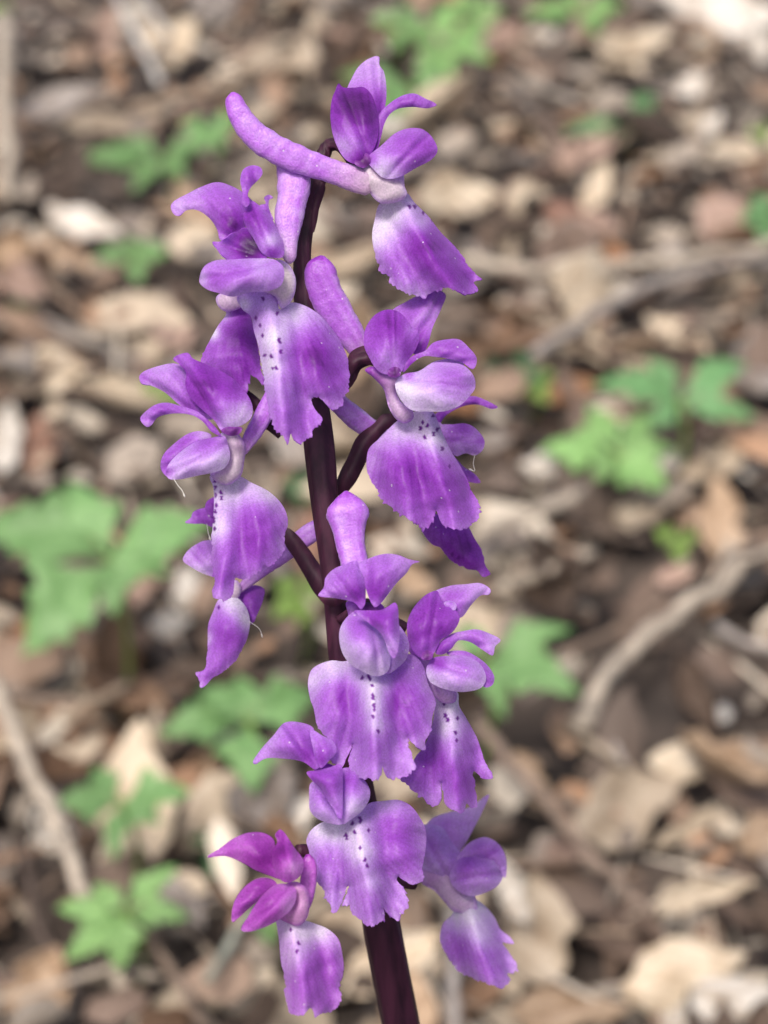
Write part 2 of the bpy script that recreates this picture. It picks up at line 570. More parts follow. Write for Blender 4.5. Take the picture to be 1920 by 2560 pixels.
# ---------------------------------------------------------------- dead leaves
def leaf_mesh(name, seed, wr, curl, fold, bend, nu=14, nv=8, torn=False):
    """ovate leaf of length 1 along +X, real curl across and bend along; a short stalk at the base"""
    r = random.Random(seed)
    V, F = [], []
    ph = [r.uniform(0, 6.28) for _ in range(6)]
    umax = r.uniform(0.55, 0.75) if torn else 1.0
    jg = [r.uniform(-0.09, 0.09) for _ in range(nv + 1)]
    for i in range(nu + 1):
        for j in range(nv + 1):
            w = -1 + 2 * j / nv
            u = i / nu * (umax + (jg[j] if torn else 0))
            prof = (math.sin(math.pi * min(1, u ** 0.8)) ** 0.9) * (1 - 0.3 * max(0, u - 0.55))
            hw = 0.5 * wr * prof + 0.002
            tear = 1 - 0.30 * max(0, math.sin(7 * u + ph[0] + (2 if w > 0 else 0))) ** 3 * abs(w) + 0.05 * math.sin(31 * u + ph[5]) * abs(w)
            y = w * hw * tear
            if curl > 1.5:                              # rolled up from both edges
                th = w * 1.75 * curl / 1.9
                y = hw * tear * math.sin(th) / 1.75
                z0 = hw * (1 - math.cos(th)) / 1.75
                z = z0 + bend * (u - 0.5) ** 2 * 1.6
            else:
              z = fold * abs(y) + curl * (y * y) * 4 / max(wr, 0.2) + bend * (u - 0.5) ** 2 * 1.6
            z += 0.025 * math.sin(9 * u + ph[1] + 2 * w) * abs(w) + 0.03 * math.sin(5 * w + ph[2] + 4 * u)
            z += 0.016 * math.cos(30 * (u - 0.25 * abs(w))) * abs(w)          # side-vein pleats
            V.append((u - 0.5 + 0.05 * math.sin(3 * w + ph[3]), y + 0.05 * math.sin(2.4 * u + ph[4]), z))
    k = nv + 1
    for i in range(nu):
        for j in range(nv):
            a = i * k + j
            F.append((a, a + k, a + k + 1, a + 1))
    me = bpy.data.meshes.new(name)
    me.from_pydata(V, [], F)
    me.polygons.foreach_set('use_smooth', [True] * len(me.polygons))
    me.update()
    me.materials.append(None)
    return me


FORMS = [('flat', 0.15, 0.05, 0.1), ('curled', 1.9, 0.0, 0.3), ('folded', 0.1, 0.75, 0.2), ('arched', -0.25, 0.0, -0.45), ('cupped', 0.45, 0.1, 0.5), ('wavy', 0.3, -0.2, -0.2)]
LEAF_MESHES = []
for fi, (fname, cu, fo, be) in enumerate(FORMS):
    for v in range(4):
        LEAF_MESHES.append((fname, leaf_mesh('dead_leaf', fi * 10 + v, [0.36, 0.52, 0.66, 0.9][v], cu, fo, be, torn=(v in (0, 3)))))


def place_leaf(loc, length, rz, tilt, roll, colour, form_mesh, label, group='dead leaves scattered over the woodland floor'):
    o = bpy.data.objects.new('dead_leaf', form_mesh)
    COL.objects.link(o)
    o.matrix_world = Matrix.Translation(loc) @ Matrix.Rotation(rz, 4, 'Z') @ Matrix.Rotation(tilt, 4, 'Y') @ Matrix.Rotation(roll, 4, 'X') @ Matrix.Scale(length, 4)
    o.material_slots[0].link = 'OBJECT'
    o.material_slots[0].material = M_DRY[colour]
    m = o.modifiers.new('thickness', 'SOLIDIFY'); m.thickness = 0.005; m.offset = 0
    return tag(o, label, 'leaf', group)


def scatter_leaves():
    names = list(DRY)
    wts = dict(cream=0.13, white=0.08, tan=0.11, beige=0.13, brown=0.14, orange=0.05, reddish=0.06, grey=0.18, pinkish=0.08)
    wts['dark brown'] = 0.14
    n = 0
    tries = 0
    while n < 232 and tries < 3000:
        tries += 1
        y = 0.38 + 1.12 * rng.random() ** 0.9
        x = rng.uniform(-1, 1) * (0.04 + 0.215 * y)
        if in_bare((x, y, 0)): continue
        qx, qy = project((x, y, 0.015))
        if any(abs(qx - a) < c and abs(qy - b) < c * 0.8 for a, b, c in KEEP): continue
        colour = rng.choices(names, [wts[k] for k in names])[0]
        if y < 0.68 and colour in ('reddish', 'orange', 'pinkish'): colour = rng.choice(('brown', 'dark brown', 'grey', 'beige'))
        fname, me = rng.choice(LEAF_MESHES)
        L = rng.choice((rng.uniform(0.022, 0.036), rng.uniform(0.036, 0.062)))
        if y < 0.68: L = min(L, 0.044)
        size = 'small' if L < 0.036 else 'broad'
        z = rng.uniform(0.008, 0.028)
        tl, rl = max(-0.5, min(0.5, rng.gauss(0, 0.3))), max(-0.6, min(0.6, rng.gauss(0, 0.35)))
        steep = abs(tl) > 0.4 or abs(rl) > 0.45
        place_leaf((x, y, z + 0.3 * L * (abs(math.sin(tl)))), L, rng.uniform(0, 6.28), tl, rl, colour, me,
                   '%s %s %s dead leaf %s' % (size, fname, colour, 'propped at a slant in the leaf litter' if steep else 'lying among the leaf litter'))
        n += 1




LOBE_U = [0, .08, .25, .42, .50, .58, .68, .74, .82, .92, 1.0]
LOBE_W = [.03, .10, .44, .98, 1.0, .56, .78, .40, .48, .22, .02]


def traced_leaf(name, x0, y0, x1, y1, wpx, mat, label, cat, group, h=0.014, tau=0.45, side=0.0, curl=0.0, bend=0.0, fold=0.0,
                parent=None, p0=None, lobes=0, seed=0, point=1.0, nu=16, nv=8, solid=0.0003):
    """a leaf whose base and tip lie on the rays of two pixels, on a plane through a point above the soil, tilted tau towards -Y"""
    if p0 is None:
        p0 = G((x0 + x1) / 2, (y0 + y1) / 2, h)
    n = np.array((math.sin(side), -math.sin(tau), math.cos(tau))); n /= np.linalg.norm(n)
    r = random.Random(seed * 7 + int(x0 + y1))
    ph = [r.uniform(0, 6.28) for _ in range(5)]
    ax = np.array((x1 - x0, y1 - y0), float); L = np.linalg.norm(ax); ax /= L
    la = np.array((-ax[1], ax[0]))
    m = 1.0 / ppm(p0)
    V, F = [], []
    for i in range(nu + 1):
        u = i / nu
        if lobes:
            prof = float(np.interp(u, LOBE_U, LOBE_W))
        else:
            prof = (math.sin(math.pi * min(1, u ** 0.82)) ** 0.85) * (1 - 0.22 * max(0, u - 0.5)) * point + 0.015
        for j in range(nv + 1):
            w = -1 + 2 * j / nv
            uu = u
            hw = wpx / 2 * prof
            if lobes:
                hw *= 1 + 0.12 * math.sin(u * 9 + ph[0] + (1.3 if w > 0 else 0)) * abs(w)
                uu = u + 0.05 * w * math.sin(ph[3]) * u
            else:
                hw *= 1 - (0.42 * max(0, math.sin(8 * u + ph[0] + (2 if w > 0 else 0))) ** 3 - 0.06 * math.sin(29 * u + ph[4])) * abs(w)
            q = np.array((x0, y0)) + ax * (uu * L) + la * (w * hw + 0.04 * L * math.sin(2.6 * u + ph[1]))
            p = on_plane(q[0], q[1], p0, n)
            y = w * hw * m
            z = curl * (w * w) * hw * m + fold * abs(y) + bend * (u - 0.5) ** 2 * 2 * L * m
            z += 0.14 * hw * m * math.sin(7 * u + ph[2] + 2.5 * w) + 0.05 * hw * m * math.cos(28 * (u - 0.3 * abs(w))) * abs(w)
            V.append(p + n * z)
    k = nv + 1
    for i in range(nu):
        for j in range(nv):
            a = i * k + j
            F.append((a, a + 1, a + k + 1, a + k))
    V = np.array(V)
    low = V[:, 2].min()
    if low < 0.002 and parent is None:
        V[:, 2] += 0.002 - low if low < 0 else 0
    if parent is None:
        c = V.mean(0)
        o = mesh_obj(name, V - c, F, mat, solid=solid)
        o.location = c
        tag(o, label, cat, group)
    else:
        o = mesh_obj(name, V, F, mat, parent, solid=solid)
    return o


GL = 'dead leaves scattered over the woodland floor'
# base x, y, tip x, y, width, colour, curl, bend, fold, tau, height, label
KEY_LEAVES = [
    (5, 945, 225, 930, 125, 'cream', 0.3, 0.3, 0, 0.6, 0.02, 'large cream dead leaf beside a greyish and a reddish leaf'),
    (15, 1190, 35, 1010, 90, 'white', 0.3, 0.2, 0, 0.6, 0.02, 'whitish grey dead leaf standing beside a reddish leaf'),
    (90, 1190, 110, 1035, 95, 'reddish', 0.4, 0.2, 0, 0.6, 0.015, 'reddish brown dead leaf between two pale leaves'),
    (300, 2210, 350, 1800, 215, 'cream', 0.25, 0.15, 0.1, 0.75, 0.02, 'large pale cream dead leaf beneath a two-leaflet green plant'),
    (60, 2580, 150, 2370, 165, 'tan', 0.5, 0.2, 0, 0.7, 0.02, 'broad tan dead leaf with a raised edge at the foot of a grey stick'),
    (1560, 2460, 1880, 2370, 190, 'cream', -0.45, -0.3, 0, 0.6, 0.03, 'large arched cream dead leaf with a tan underside fold'),
    (1640, 2580, 1950, 2470, 150, 'white', -0.3, -0.3, 0, 0.6, 0.03, 'whitish arched dead leaf resting on a large cream leaf'),
    (1270, 2540, 1580, 2520, 130, 'tan', -0.5, 0.2, 0, 0.5, 0.02, 'orange tan humped dead leaf beside a large arched cream leaf'),
    (1370, 2460, 1330, 2180, 190, 'beige', 0.35, 0.1, 0, 0.9, 0.03, 'greyish beige dead leaf standing upright with a torn top'),
    (1330, 2300, 1220, 2120, 70, 'white', 0.4, 0.1, 0, 0.9, 0.045, 'narrow whitish leaf strip leaning on an upright beige leaf'),
    (1420, 2070, 1700, 1960, 190, 'beige', 0.25, 0.2, 0, 0.5, 0.015, 'big beige dead leaf lying flat beside bare soil'),
    (1620, 1900, 1880, 1910, 100, 'cream', -0.3, -0.2, 0, 0.6, 0.02, 'pale cream dead leaf overlapping a big beige leaf'),
    (1640, 2270, 1890, 2215, 65, 'cream', 0.6, 0.2, 0, 0.7, 0.03, 'pale rolled leaf edge at the end of a bent brown twig'),
    (1840, 2120, 1960, 2050, 110, 'tan', 0.4, 0.2, 0, 0.6, 0.02, 'tan dead leaf beside a brown hollow in the litter'),
    (1350, 2190, 1480, 2120, 110, 'pinkish', 0.5, 0.2, 0, 0.6, 0.02, 'pinkish brown dead leaf crossed by a bent brown twig'),
    (1330, 1010, 1500, 960, 80, 'orange', 0.4, 0.2, 0, 0.5, 0.015, 'orange brown dead leaf beside a small dark green plant'),
    (1480, 120, 1680, 95, 85, 'cream', 0.3, 0.2, 0, 0.6, 0.02, 'elongated cream dead leaf below a bright green plant'),
    (1750, 160, 1760, 50, 85, 'tan', 0.2, 0.1, 0, 0.7, 0.02, 'upright tan dead leaf beside large whitish leaves'),
    (1640, 10, 1960, 60, 140, 'white', 0.25, 0.2, 0, 0.6, 0.02, 'large whitish dead leaf beside an upright tan leaf'),
    (1890, 60, 1910, 170, 70, 'white', 0.3, 0.2, 0, 0.8, 0.03, 'whitish narrow dead leaf hanging below a large whitish leaf'),
    (1690, 235, 1765, 190, 60, 'white', 0.3, 0.1, 0, 0.6, 0.02, 'small white dead leaf beside a dark green seedling'),
    (1760, 345, 1800, 275, 50, 'white', 0.3, 0.1, 0, 0.6, 0.02, 'small whitish upright leaf scrap near a dark green seedling'),
    (1390, 420, 1540, 345, 75, 'pinkish', 0.3, 0.2, 0, 0.6, 0.02, 'pinkish pale dead leaf below a dark green seedling'),
    (1460, 535, 1530, 410, 70, 'cream', 0.4, 0.2, 0, 0.7, 0.025, 'cream folded leaf standing beside a reddish leaf'),
    (1360, 520, 1500, 590, 110, 'reddish', -0.5, 0.2, 0, 0.5, 0.02, 'reddish brown humped leaf beside a cream folded leaf'),
    (1040, 500, 1250, 500, 120, 'cream', 0.2, 0.2, 0, 0.6, 0.02, 'broad cream dead leaf above a long pale stick'),
    (1610, 800, 1780, 890, 60, 'cream', 0.4, 0.2, 0, 0.6, 0.02, 'slender cream dead leaf beside a green three-leaf plant'),
    (1440, 780, 1510, 920, 70, 'cream', 0.4, 0.2, 0, 0.7, 0.02, 'cream leaf strip between two twigs'),
    (370, 150, 490, 60, 130, 'cream', 0.3, 0.2, 0, 0.7, 0.025, 'rounded cream dead leaf beside pale stalks'),
    (250, 150, 290, 10, 75, 'pinkish', 0.3, 0.1, 0, 0.7, 0.02, 'pinkish tan upright leaf beside pale stalks'),
    (120, 520, 310, 595, 75, 'white', 0.3, 0.2, 0, 0.5, 0.02, 'elongated whitish dead leaf above a yellowish tan leaf'),
    (70, 620, 245, 685, 80, 'tan', 0.3, 0.2, 0, 0.5, 0.015, 'yellowish tan dead leaf under an elongated whitish leaf'),
    (5, 570, 105, 615, 60, 'white', 0.3, 0.2, 0, 0.5, 0.015, 'pale pinkish white leaf scrap beside a yellowish tan leaf'),
    (420, 600, 560, 610, 105, 'cream', 0.2, 0.1, 0, 0.6, 0.02, 'smooth cream tan leaf beside a small green plant'),
    (370, 1560, 485, 1545, 65, 'white', -0.4, 0.1, 0, 0.5, 0.02, 'small silvery white humped leaf beside dark brown leaves'),
    (280, 1490, 390, 1450, 80, 'pinkish', 0.3, 0.1, 0, 0.6, 0.015, 'pinkish brown leaf under a large green plant'),
    (280, 1780, 320, 1480, 120, 'brown', 0.6, 0.1, 0, 0.9, 0.02, 'long dark brown leaf standing behind a green plant'),
    (10, 1720, 60, 1540, 90, 'orange', 0.5, 0.1, 0, 0.8, 0.02, 'orange brown leaf standing under a large green plant'),
    (1530, 1290, 1680, 1260, 80, 'beige', -0.3, 0.1, 0, 0.5, 0.02, 'beige leaf peeping from under a star-shaped green plant'),
    (1800, 1400, 1800, 1190, 120, 'tan', 0.3, 0.1, 0, 0.8, 0.02, 'peach tan leaf standing above a thick pale stick'),
    (1300, 1160, 1450, 1150, 60, 'white', -0.5, 0.1, 0, 0.5, 0.03, 'white curved leaf scrap over a black hollow'),
    (1860, 1200, 1910, 1080, 70, 'white', 0.3, 0.1, 0, 0.6, 0.02, 'pale whitish leaf beside a peach tan leaf'),
    (1640, 1450, 1740, 1430, 50, 'pinkish', 0.3, 0.1, 0, 0.5, 0.02, 'small peach dead leaf above a thick pale stick'),
    (760, 2460, 960, 2260, 220, 'beige', 0.2, 0.1, 0, 0.7, 0.02, 'broad beige leaf lying behind the orchid stem'),
    (560, 2520, 690, 2430, 100, 'cream', 0.3, 0.1, 0, 0.6, 0.02, 'cream dead leaf with a bright tip near a grey green blade'),
    (1060, 2140, 1210, 2260, 110, 'cream', 0.3, 0.1, 0, 0.6, 0.02, 'cream dead leaf behind the orchid beside a pale upright stick'),
    (610, 2080, 800, 2000, 110, 'white', 0.2, 0.1, 0, 0.6, 0.02, 'pale greyish white leaf behind the lower orchid flowers'),
    (930, 2040, 1000, 1930, 90, 'cream', 0.2, 0.1, 0, 0.7, 0.02, 'small cream leaf just behind the orchid stem'),
    (40, 290, 260, 240, 70, 'grey', 0.3, 0.2, 0, 0.5, 0.02, 'greyish crumpled leaf beside a pale upright stem'),
    (160, 330, 420, 280, 60, 'beige', 0.4, 0.2, 0, 0.6, 0.02, 'beige rolled leaf beside a greyish crumpled leaf'),
    (1290, 1880, 1360, 2030, 80, 'tan', 0.4, 0.1, 0, 0.6, 0.02, 'narrow tan leaf tucked under a bent brown twig'),
    (1740, 520, 1900, 640, 120, 'pinkish', 0.2, 0.1, 0, 0.5, 0.015, 'pinkish broad leaf behind a long pale stick'),
    (1250, 1500, 1350, 1440, 70, 'cream', 0.4, 0.1, 0, 0.5, 0.02, 'cream leaf scrap beside a pale short stick'),
    (980, 1440, 1090, 1480, 80, 'tan', 0.3, 0.1, 0, 0.6, 0.02, 'golden tan leaf behind the middle orchid flowers'),
]
for i, (x0, y0, x1, y1, w, c, cu, be, fo, ta, h, lab) in enumerate(KEY_LEAVES):
    traced_leaf('dead_leaf', x0, y0, x1, y1, w, M_DRY[c], lab, 'leaf', GL, h=h, tau=ta, curl=cu, bend=be, fold=fo, seed=i, side=rng.gauss(0, 0.12))


# ---------------------------------------------------------------- twigs and sticks
def sweep(pts, rad, sides=10, rough=0.0, seed=0, cap=True):
    pts = np.asarray(pts, float); n = len(pts)
    V, F = [], []
    tang = np.gradient(pts, axis=0)
    up = np.array((0.31, 0.2, 0.93))
    for i in range(n):
        t = tang[i] / max(np.linalg.norm(tang[i]), 1e-9)
        a = np.cross(t, up); a /= max(np.linalg.norm(a), 1e-9)
        b = np.cross(t, a)
        for k in range(sides):
            an = 2 * math.pi * k / sides
            rr = rad[i] * (1 + rough * noise.noise(Vector((i * 0.6, k * 1.7, seed * 3.1))))
            V.append(pts[i] + (a * math.cos(an) + b * math.sin(an)) * rr)
    for i in range(n - 1):
        for k in range(sides):
            k2 = (k + 1) % sides
            F.append((i * sides + k, i * sides + k2, (i + 1) * sides + k2, (i + 1) * sides + k))
    if cap:
        F.append(tuple(range(sides))[::-1])
        F.append(tuple((n - 1) * sides + k for k in range(sides)))
    return np.array(V), F


KEEP = []


def twig(pix, wpx, wood, label, h=0.012, taper=0.8, stub=None, dh=0.0, name='twig'):
    pp = catmull([(x, y, i / (len(pix) - 1)) for i, (x, y) in enumerate(pix)], False, 40)
    h = h + 0.010
    pts = np.array([G(x, y, h + dh * t) for x, y, t in pp])
    r0 = 0.82 * wpx / 2 / ppm(pts[len(pts) // 2])
    for i in range(len(pts)):
        pts[i] += np.array([noise.noise(Vector((i * .5, pix[0][0], k))) for k in range(3)]) * r0 * 1.0
    rad = [r0 * (1 - (1 - taper) * t) * (1 + 0.12 * noise.noise(Vector((i * 0.8, pix[0][1], 3)))) for i, t in enumerate(pp[:, 2])]
    V, F = sweep(pts, rad, 12, 0.45, pix[0][0])
    c = pts.mean(0)
    o = mesh_obj(name, V - c, F, M_WOOD[wood])
    KEEP.append(((pix[0][0] + pix[-1][0]) / 2, (pix[0][1] + pix[-1][1]) / 2, 60))
    o.location = c
    tag(o, label, 'twig', 'fallen twigs on the woodland floor')
    return o


twig([(1150, 655), (1330, 672), (1560, 665), (1760, 640), (1990, 600)], 42, 'pale', 'long pale stick lying across the litter beside a broad cream leaf', 0.02)
twig([(1330, 890), (1480, 790), (1620, 715), (1780, 672), (1960, 640)], 34, 'grey', 'thin grey brown curved twig crossing below the long pale stick', 0.02)
twig([(1440, 1810), (1530, 1680), (1640, 1570), (1790, 1470), (1990, 1340)], 58, 'pale', 'thick pale bare stick beside the patch of dark soil', 0.018)
twig([(1190, 1800), (1300, 1930), (1420, 2070), (1530, 2200), (1640, 2290)], 44, 'brown', 'bent brown twig running to a pale rolled leaf', 0.03)
twig([(-20, 1700), (50, 1870), (130, 2040), (220, 2250)], 54, 'pale', 'thick whitish grey stick leaning towards a green plant', 0.03)
twig([(5, 40), (10, 200), (15, 350), (25, 500)], 48, 'pale', 'pale upright stem rising from the litter', 0.05, dh=-0.035)
twig([(290, -20), (340, 90), (400, 210)], 26, 'white', 'thin whitish stalk beside a rounded cream leaf', 0.03)
twig([(350, -20), (385, 40), (420, 90)], 20, 'white', 'short whitish stalk touching a rounded cream leaf', 0.03)
twig([(330, 270), (480, 240), (600, 200), (740, 145)], 30, 'tan', 'brown tan twig beside greyish crumpled leaves', 0.018)
twig([(360, 2330), (440, 2440), (510, 2580)], 40, 'brown', 'dull brown twig next to a pale split twig', 0.012)
twig([(270, 2400), (320, 2490), (370, 2600)], 46, 'pale', 'pale split twig below a green plant', 0.012)
twig([(1130, 2270), (1135, 2400), (1135, 2600)], 44, 'grey', 'straight greyish stick standing behind the lowest orchid flower', 0.035)
twig([(520, 2450), (570, 2370), (640, 2250)], 34, 'sage', 'grey green blade-like stalk behind the lower orchid flowers', 0.03)
twig([(1180, 1335), (1310, 1290), (1460, 1235)], 44, 'pale', 'short broken whitish stick beside a hollow', 0.022)
twig([(1240, 1475), (1360, 1430), (1490, 1380)], 40, 'pale', 'short pale broken stick among cream leaf scraps', 0.018)
twig([(1400, 1640), (1560, 1560), (1700, 1480)], 26, 'brown', 'slim brown twig alongside the thick pale stick', 0.012)
twig([(-10, 1740), (100, 1745), (210, 1770)], 40, 'brown', 'brown stick end beside the thick whitish grey stick', 0.015)
twig([(170, 1800), (250, 1750), (320, 1710)], 40, 'tan', 'short tan stick beside an upright brown leaf', 0.015)
twig([(1110, 780), (1200, 790), (1330, 740)], 34, 'brown', 'brown stick fragment near a dark green seedling', 0.012)
twig([(1790, 1560), (1850, 1600), (1960, 1630)], 34, 'grey', 'grey stick end lying at the rim of the bare soil', 0.015)
twig([(1500, 1790), (1530, 1850), (1560, 1910)], 26, 'grey', 'small forked grey twig end on the bare soil', 0.01)
twig([(60, 2100), (90, 2300), (160, 2420)], 30, 'dark', 'dark twig half buried beside the thick whitish grey stick', 0.01)
WK = ['brown', 'grey', 'tan', 'dark']
for k, (x, y) in enumerate([(80, 1280), (160, 820), (520, 760), (880, 330), (1280, 260), (1700, 420), (1830, 760), (560, 980), (1080, 640), (1450, 1200),
                            (1250, 2000), (1750, 1100), (700, 1700), (480, 2250), (1480, 2330), (1130, 1700), (250, 700), (1600, 250), (640, 90), (900, 60),
                            (1200, 560), (330, 1120), (60, 460), (1860, 1500)]):
    a = rng.uniform(0, 3.14); L = rng.uniform(70, 150)
    twig([(x - L * math.cos(a), y - 0.6 * L * math.sin(a)), (x + rng.uniform(-15, 15), y), (x + L * math.cos(a), y + 0.6 * L * math.sin(a))],
         rng.uniform(9, 18), WK[k % 4], 'thin short broken %s twig lying loose in the leaf litter' % WK[k % 4], 0.008, 0.5)


KEEP += [(1535, 1110, 110), (1700, 960, 110), (1250, 1650, 90), (300, 1990, 90), (320, 2280, 100), (400, 390, 90), (330, 640, 60), (1110, 100, 70), (1570, 290, 80), (1280, 935, 60), (1450, 20, 60)]
KEEP += [((k[0] + k[2]) / 2, (k[1] + k[3]) / 2, 0.42 * math.hypot(k[2] - k[0], k[3] - k[1])) for k in KEY_LEAVES]
scatter_leaves()


# ---------------------------------------------------------------- green woodland plants
def plant(cx, cy, h, leaflets, green, label, tau=0.4, foot=None):
    p = G(cx, cy, h)
    base = np.array((p[0], p[1] + 0.004, 0.0))
    e = empty('woodland_plant', base)
    tag(e, label, 'plant', 'green seedlings on the woodland floor')
    for i, (tx, ty, w) in enumerate(leaflets):
        ta = tau + rng.uniform(-0.12, 0.12)
        b0 = 0.02
        w *= 1.02
        traced_leaf('leaflet', cx + (tx - cx) * b0, cy + (ty - cy) * b0, tx, ty, w, M_GREEN[green], None, None, None, parent=e, p0=p + np.array((0, 0, 0.0006 * i)),
                    tau=ta, lobes=1, nu=24, curl=-0.25, bend=-0.3, fold=0.3, seed=i, side=rng.gauss(0, 0.16), solid=0.0004)
    t = np.linspace(0, 1, 7)[:, None]
    pts = base + (p - base) * t + np.array((0.004, 0, 0)) * np.sin(t * math.pi)
    pts[0, 2] -= 0.004
    V, F = sweep(pts, [0.0011] * 7, 8)
    mesh_obj('stalk', V, F, M_GREEN['lime'], e)
    return e


plant(270, 1385, 0.075, [(180, 1180, 130), (510, 1285, 150), (-60, 1290, 200), (60, 1620, 200), (280, 1530, 110), (430, 1430, 100)], 'fresh', 'large fresh green plant with broad toothed leaflets beside the orchid', tau=0.5)
plant(620, 1800, 0.045, [(400, 1800, 130), (600, 1680, 100), (800, 1730, 130), (620, 1970, 150), (500, 1710, 90)], 'fresh', 'green plant with rounded leaflets just behind the orchid flowers')
plant(300, 2000, 0.045, [(150, 1990, 110), (235, 1910, 80), (465, 1970, 110), (270, 2140, 70), (400, 2050, 80)], 'fresh', 'green plant spreading two leaflets over a large cream leaf')
plant(310, 2275, 0.04, [(140, 2270, 80), (150, 2390, 85), (310, 2420, 110), (440, 2160, 70), (465, 2290, 80), (230, 2210, 70)], 'bright', 'bright green plant with finger-like leaflets at the end of a stick', tau=0.5)
plant(1535, 1125, 0.04, [(1350, 1100, 100), (1480, 1000, 90), (1640, 1030, 80), (1690, 1120, 60), (1660, 1215, 130), (1480, 1190, 80)], 'bright', 'bright star-shaped green plant with pale veins beside a black hollow')
plant(1700, 1000, 0.045, [(1490, 930, 90), (1620, 880, 60), (1870, 890, 90), (1890, 1020, 80), (1620, 1060, 70)], 'blue', 'bluish green plant behind the star-shaped green plant')
plant(1210, 1640, 0.05, [(1430, 1560, 80), (1440, 1720, 130), (1270, 1780, 90), (1150, 1560, 80)], 'fresh', 'green plant with smooth leaflets beside slim brown twigs')
plant(1280, 935, 0.02, [(1190, 890, 45), (1340, 870, 50), (1370, 950, 50), (1270, 990, 50)], 'deep', 'small dark green seedling beside an orange brown leaf')
plant(1330, 965, 0.018, [(1390, 930, 45), (1370, 1000, 50), (1270, 970, 40)], 'lime', 'small yellowish green seedling on an orange brown leaf')
plant(1110, 110, 0.04, [(1010, 60, 50), (1100, 10, 60), (1240, 60, 50), (1230, 140, 55), (1040, 180, 60), (1130, 190, 50)], 'bright', 'bright green plant with narrow leaflets beyond the topmost flower')
plant(1030, 205, 0.03, [(850, 170, 70), (930, 290, 80), (1110, 240, 70), (1130, 180, 50), (980, 340, 60)], 'fresh', 'green plant showing behind the topmost flower')
plant(1450, 25, 0.03, [(1320, 20, 55), (1420, -30, 50), (1560, 10, 55), (1500, 80, 45)], 'bright', 'bright green plant above an elongated cream leaf')
plant(1570, 290, 0.025, [(1390, 320, 40), (1530, 350, 45), (1640, 230, 60), (1720, 310, 50)], 'blue', 'bluish dark green seedling with narrow leaflets')
plant(410, 390, 0.03, [(170, 400, 60), (300, 340, 60), (580, 310, 50), (460, 440, 60), (330, 470, 50), (500, 350, 45)], 'fresh', 'green plant with outspread leaflets beside a brown hollow')
plant(335, 640, 0.025, [(235, 640, 55), (330, 590, 50), (420, 620, 60), (350, 700, 55)], 'fresh', 'small green plant beside a smooth cream tan leaf')
plant(1925, 540, 0.03, [(1850, 540, 70), (1890, 480, 50), (2000, 540, 70), (1900, 600, 50)], 'blue', 'green plant near pinkish broad leaves')
plant(60, 755, 0.015, [(20, 760, 35), (95, 745, 35), (65, 785, 30)], 'fresh', 'tiny green seedling among grey leaf bits')
plant(1905, 335, 0.015, [(1870, 330, 30), (1930, 310, 30), (1920, 360, 30)], 'lime', 'tiny yellowish green sprout in the litter')
plant(750, 1490, 0.03, [(690, 1450, 70), (740, 1570, 80), (820, 1440, 70), (680, 1540, 60)], 'lime', 'yellowish green plant close behind the orchid stem')
plant(540, 2120, 0.02, [(470, 2090, 60), (560, 2060, 60), (600, 2130, 60), (530, 2190, 60)], 'deep', 'dark green seedling in the shade of the lower flowers')
plant(670, 2310, 0.02, [(620, 2300, 40), (710, 2290, 45), (670, 2360, 45)], 'fresh', 'small green seedling below the magenta flower')
plant(420, 970, 0.02, [(350, 960, 50), (450, 920, 45), (490, 1000, 50), (410, 1020, 45)], 'lime', 'yellowish green seedling beside pale leaf bits')
plant(1690, 1350, 0.018, [(1640, 1320, 45), (1750, 1340, 45), (1700, 1400, 50)], 'lime', 'yellow green sprout above the thick pale stick')
plant(760, 1215, 0.02, [(710, 1200, 55), (790, 1180, 50), (750, 1260, 55)], 'deep', 'dark green seedling behind the middle of the orchid stem')
plant(1180, 30, 0.03, [(1090, 20, 45), (1160, -30, 45), (1260, 20, 50), (1200, 90, 45)], 'bright', 'small bright green plant touching the narrow-leaved green plant')
plant(1000, 60, 0.03, [(930, 40, 45), (1010, 5, 40), (1070, 60, 45), (990, 120, 45)], 'fresh', 'small fresh green plant beyond the topmost flower beside brighter leaves')
plant(520, 320, 0.03, [(450, 300, 40), (600, 290, 50), (560, 370, 45), (470, 360, 40)], 'fresh', 'small green plant next to the plant with outspread leaflets')
plant(10, 30, 0.02, [(-30, 20, 40), (30, 10, 45), (15, 70, 45)], 'lime', 'lime green sprout beside a pale upright stem')


# ---------------------------------------------------------------- pebble
def pebble():
    c = G(1800, 1800, 0.004)
    r = 30 / ppm(c)
    V, F = [], []
    n, k = 14, 22
    for i in range(n + 1):
        th = math.pi * i / n
        for j in range(k):
            ph = 2 * math.pi * j / k
            rr = r * (1 + 0.08 * noise.noise(Vector((math.sin(th) * math.cos(ph) * 2, math.sin(th) * math.sin(ph) * 2, math.cos(th) * 2))) + 0.03 * math.sin(6 * th + ph))
            V.append((rr * math.sin(th) * math.cos(ph), rr * math.sin(th) * math.sin(ph), rr * 0.85 * math.cos(th)))
    for i in range(n):
        for j in range(k):
            F.append((i * k + j, (i + 1) * k + j, (i + 1) * k + (j + 1) % k, i * k + (j + 1) % k))
    o = mesh_obj('pebble', V, F, M_WOOD['white'])
    o.location = c + np.array((0, 0, r * 0.6))
    tag(o, 'small round grey pebble lying on the bare soil', 'pebble')


pebble()

# ================================================================ the orchid
D0 = 0.196                                            # axial distance of the flowering stem
RAMP_T = np.array([0, .25, .5, .75, 1.0])
RAMP = np.array([(238, 230, 246), (216, 182, 238), (186, 115, 219), (153, 58, 190), (74, 12, 96)], float)
RAMP_M = np.array([(238, 196, 236), (220, 140, 218), (196, 76, 190), (150, 36, 146), (90, 14, 84)], float)
THROAT = np.array((206, 204, 170), float)


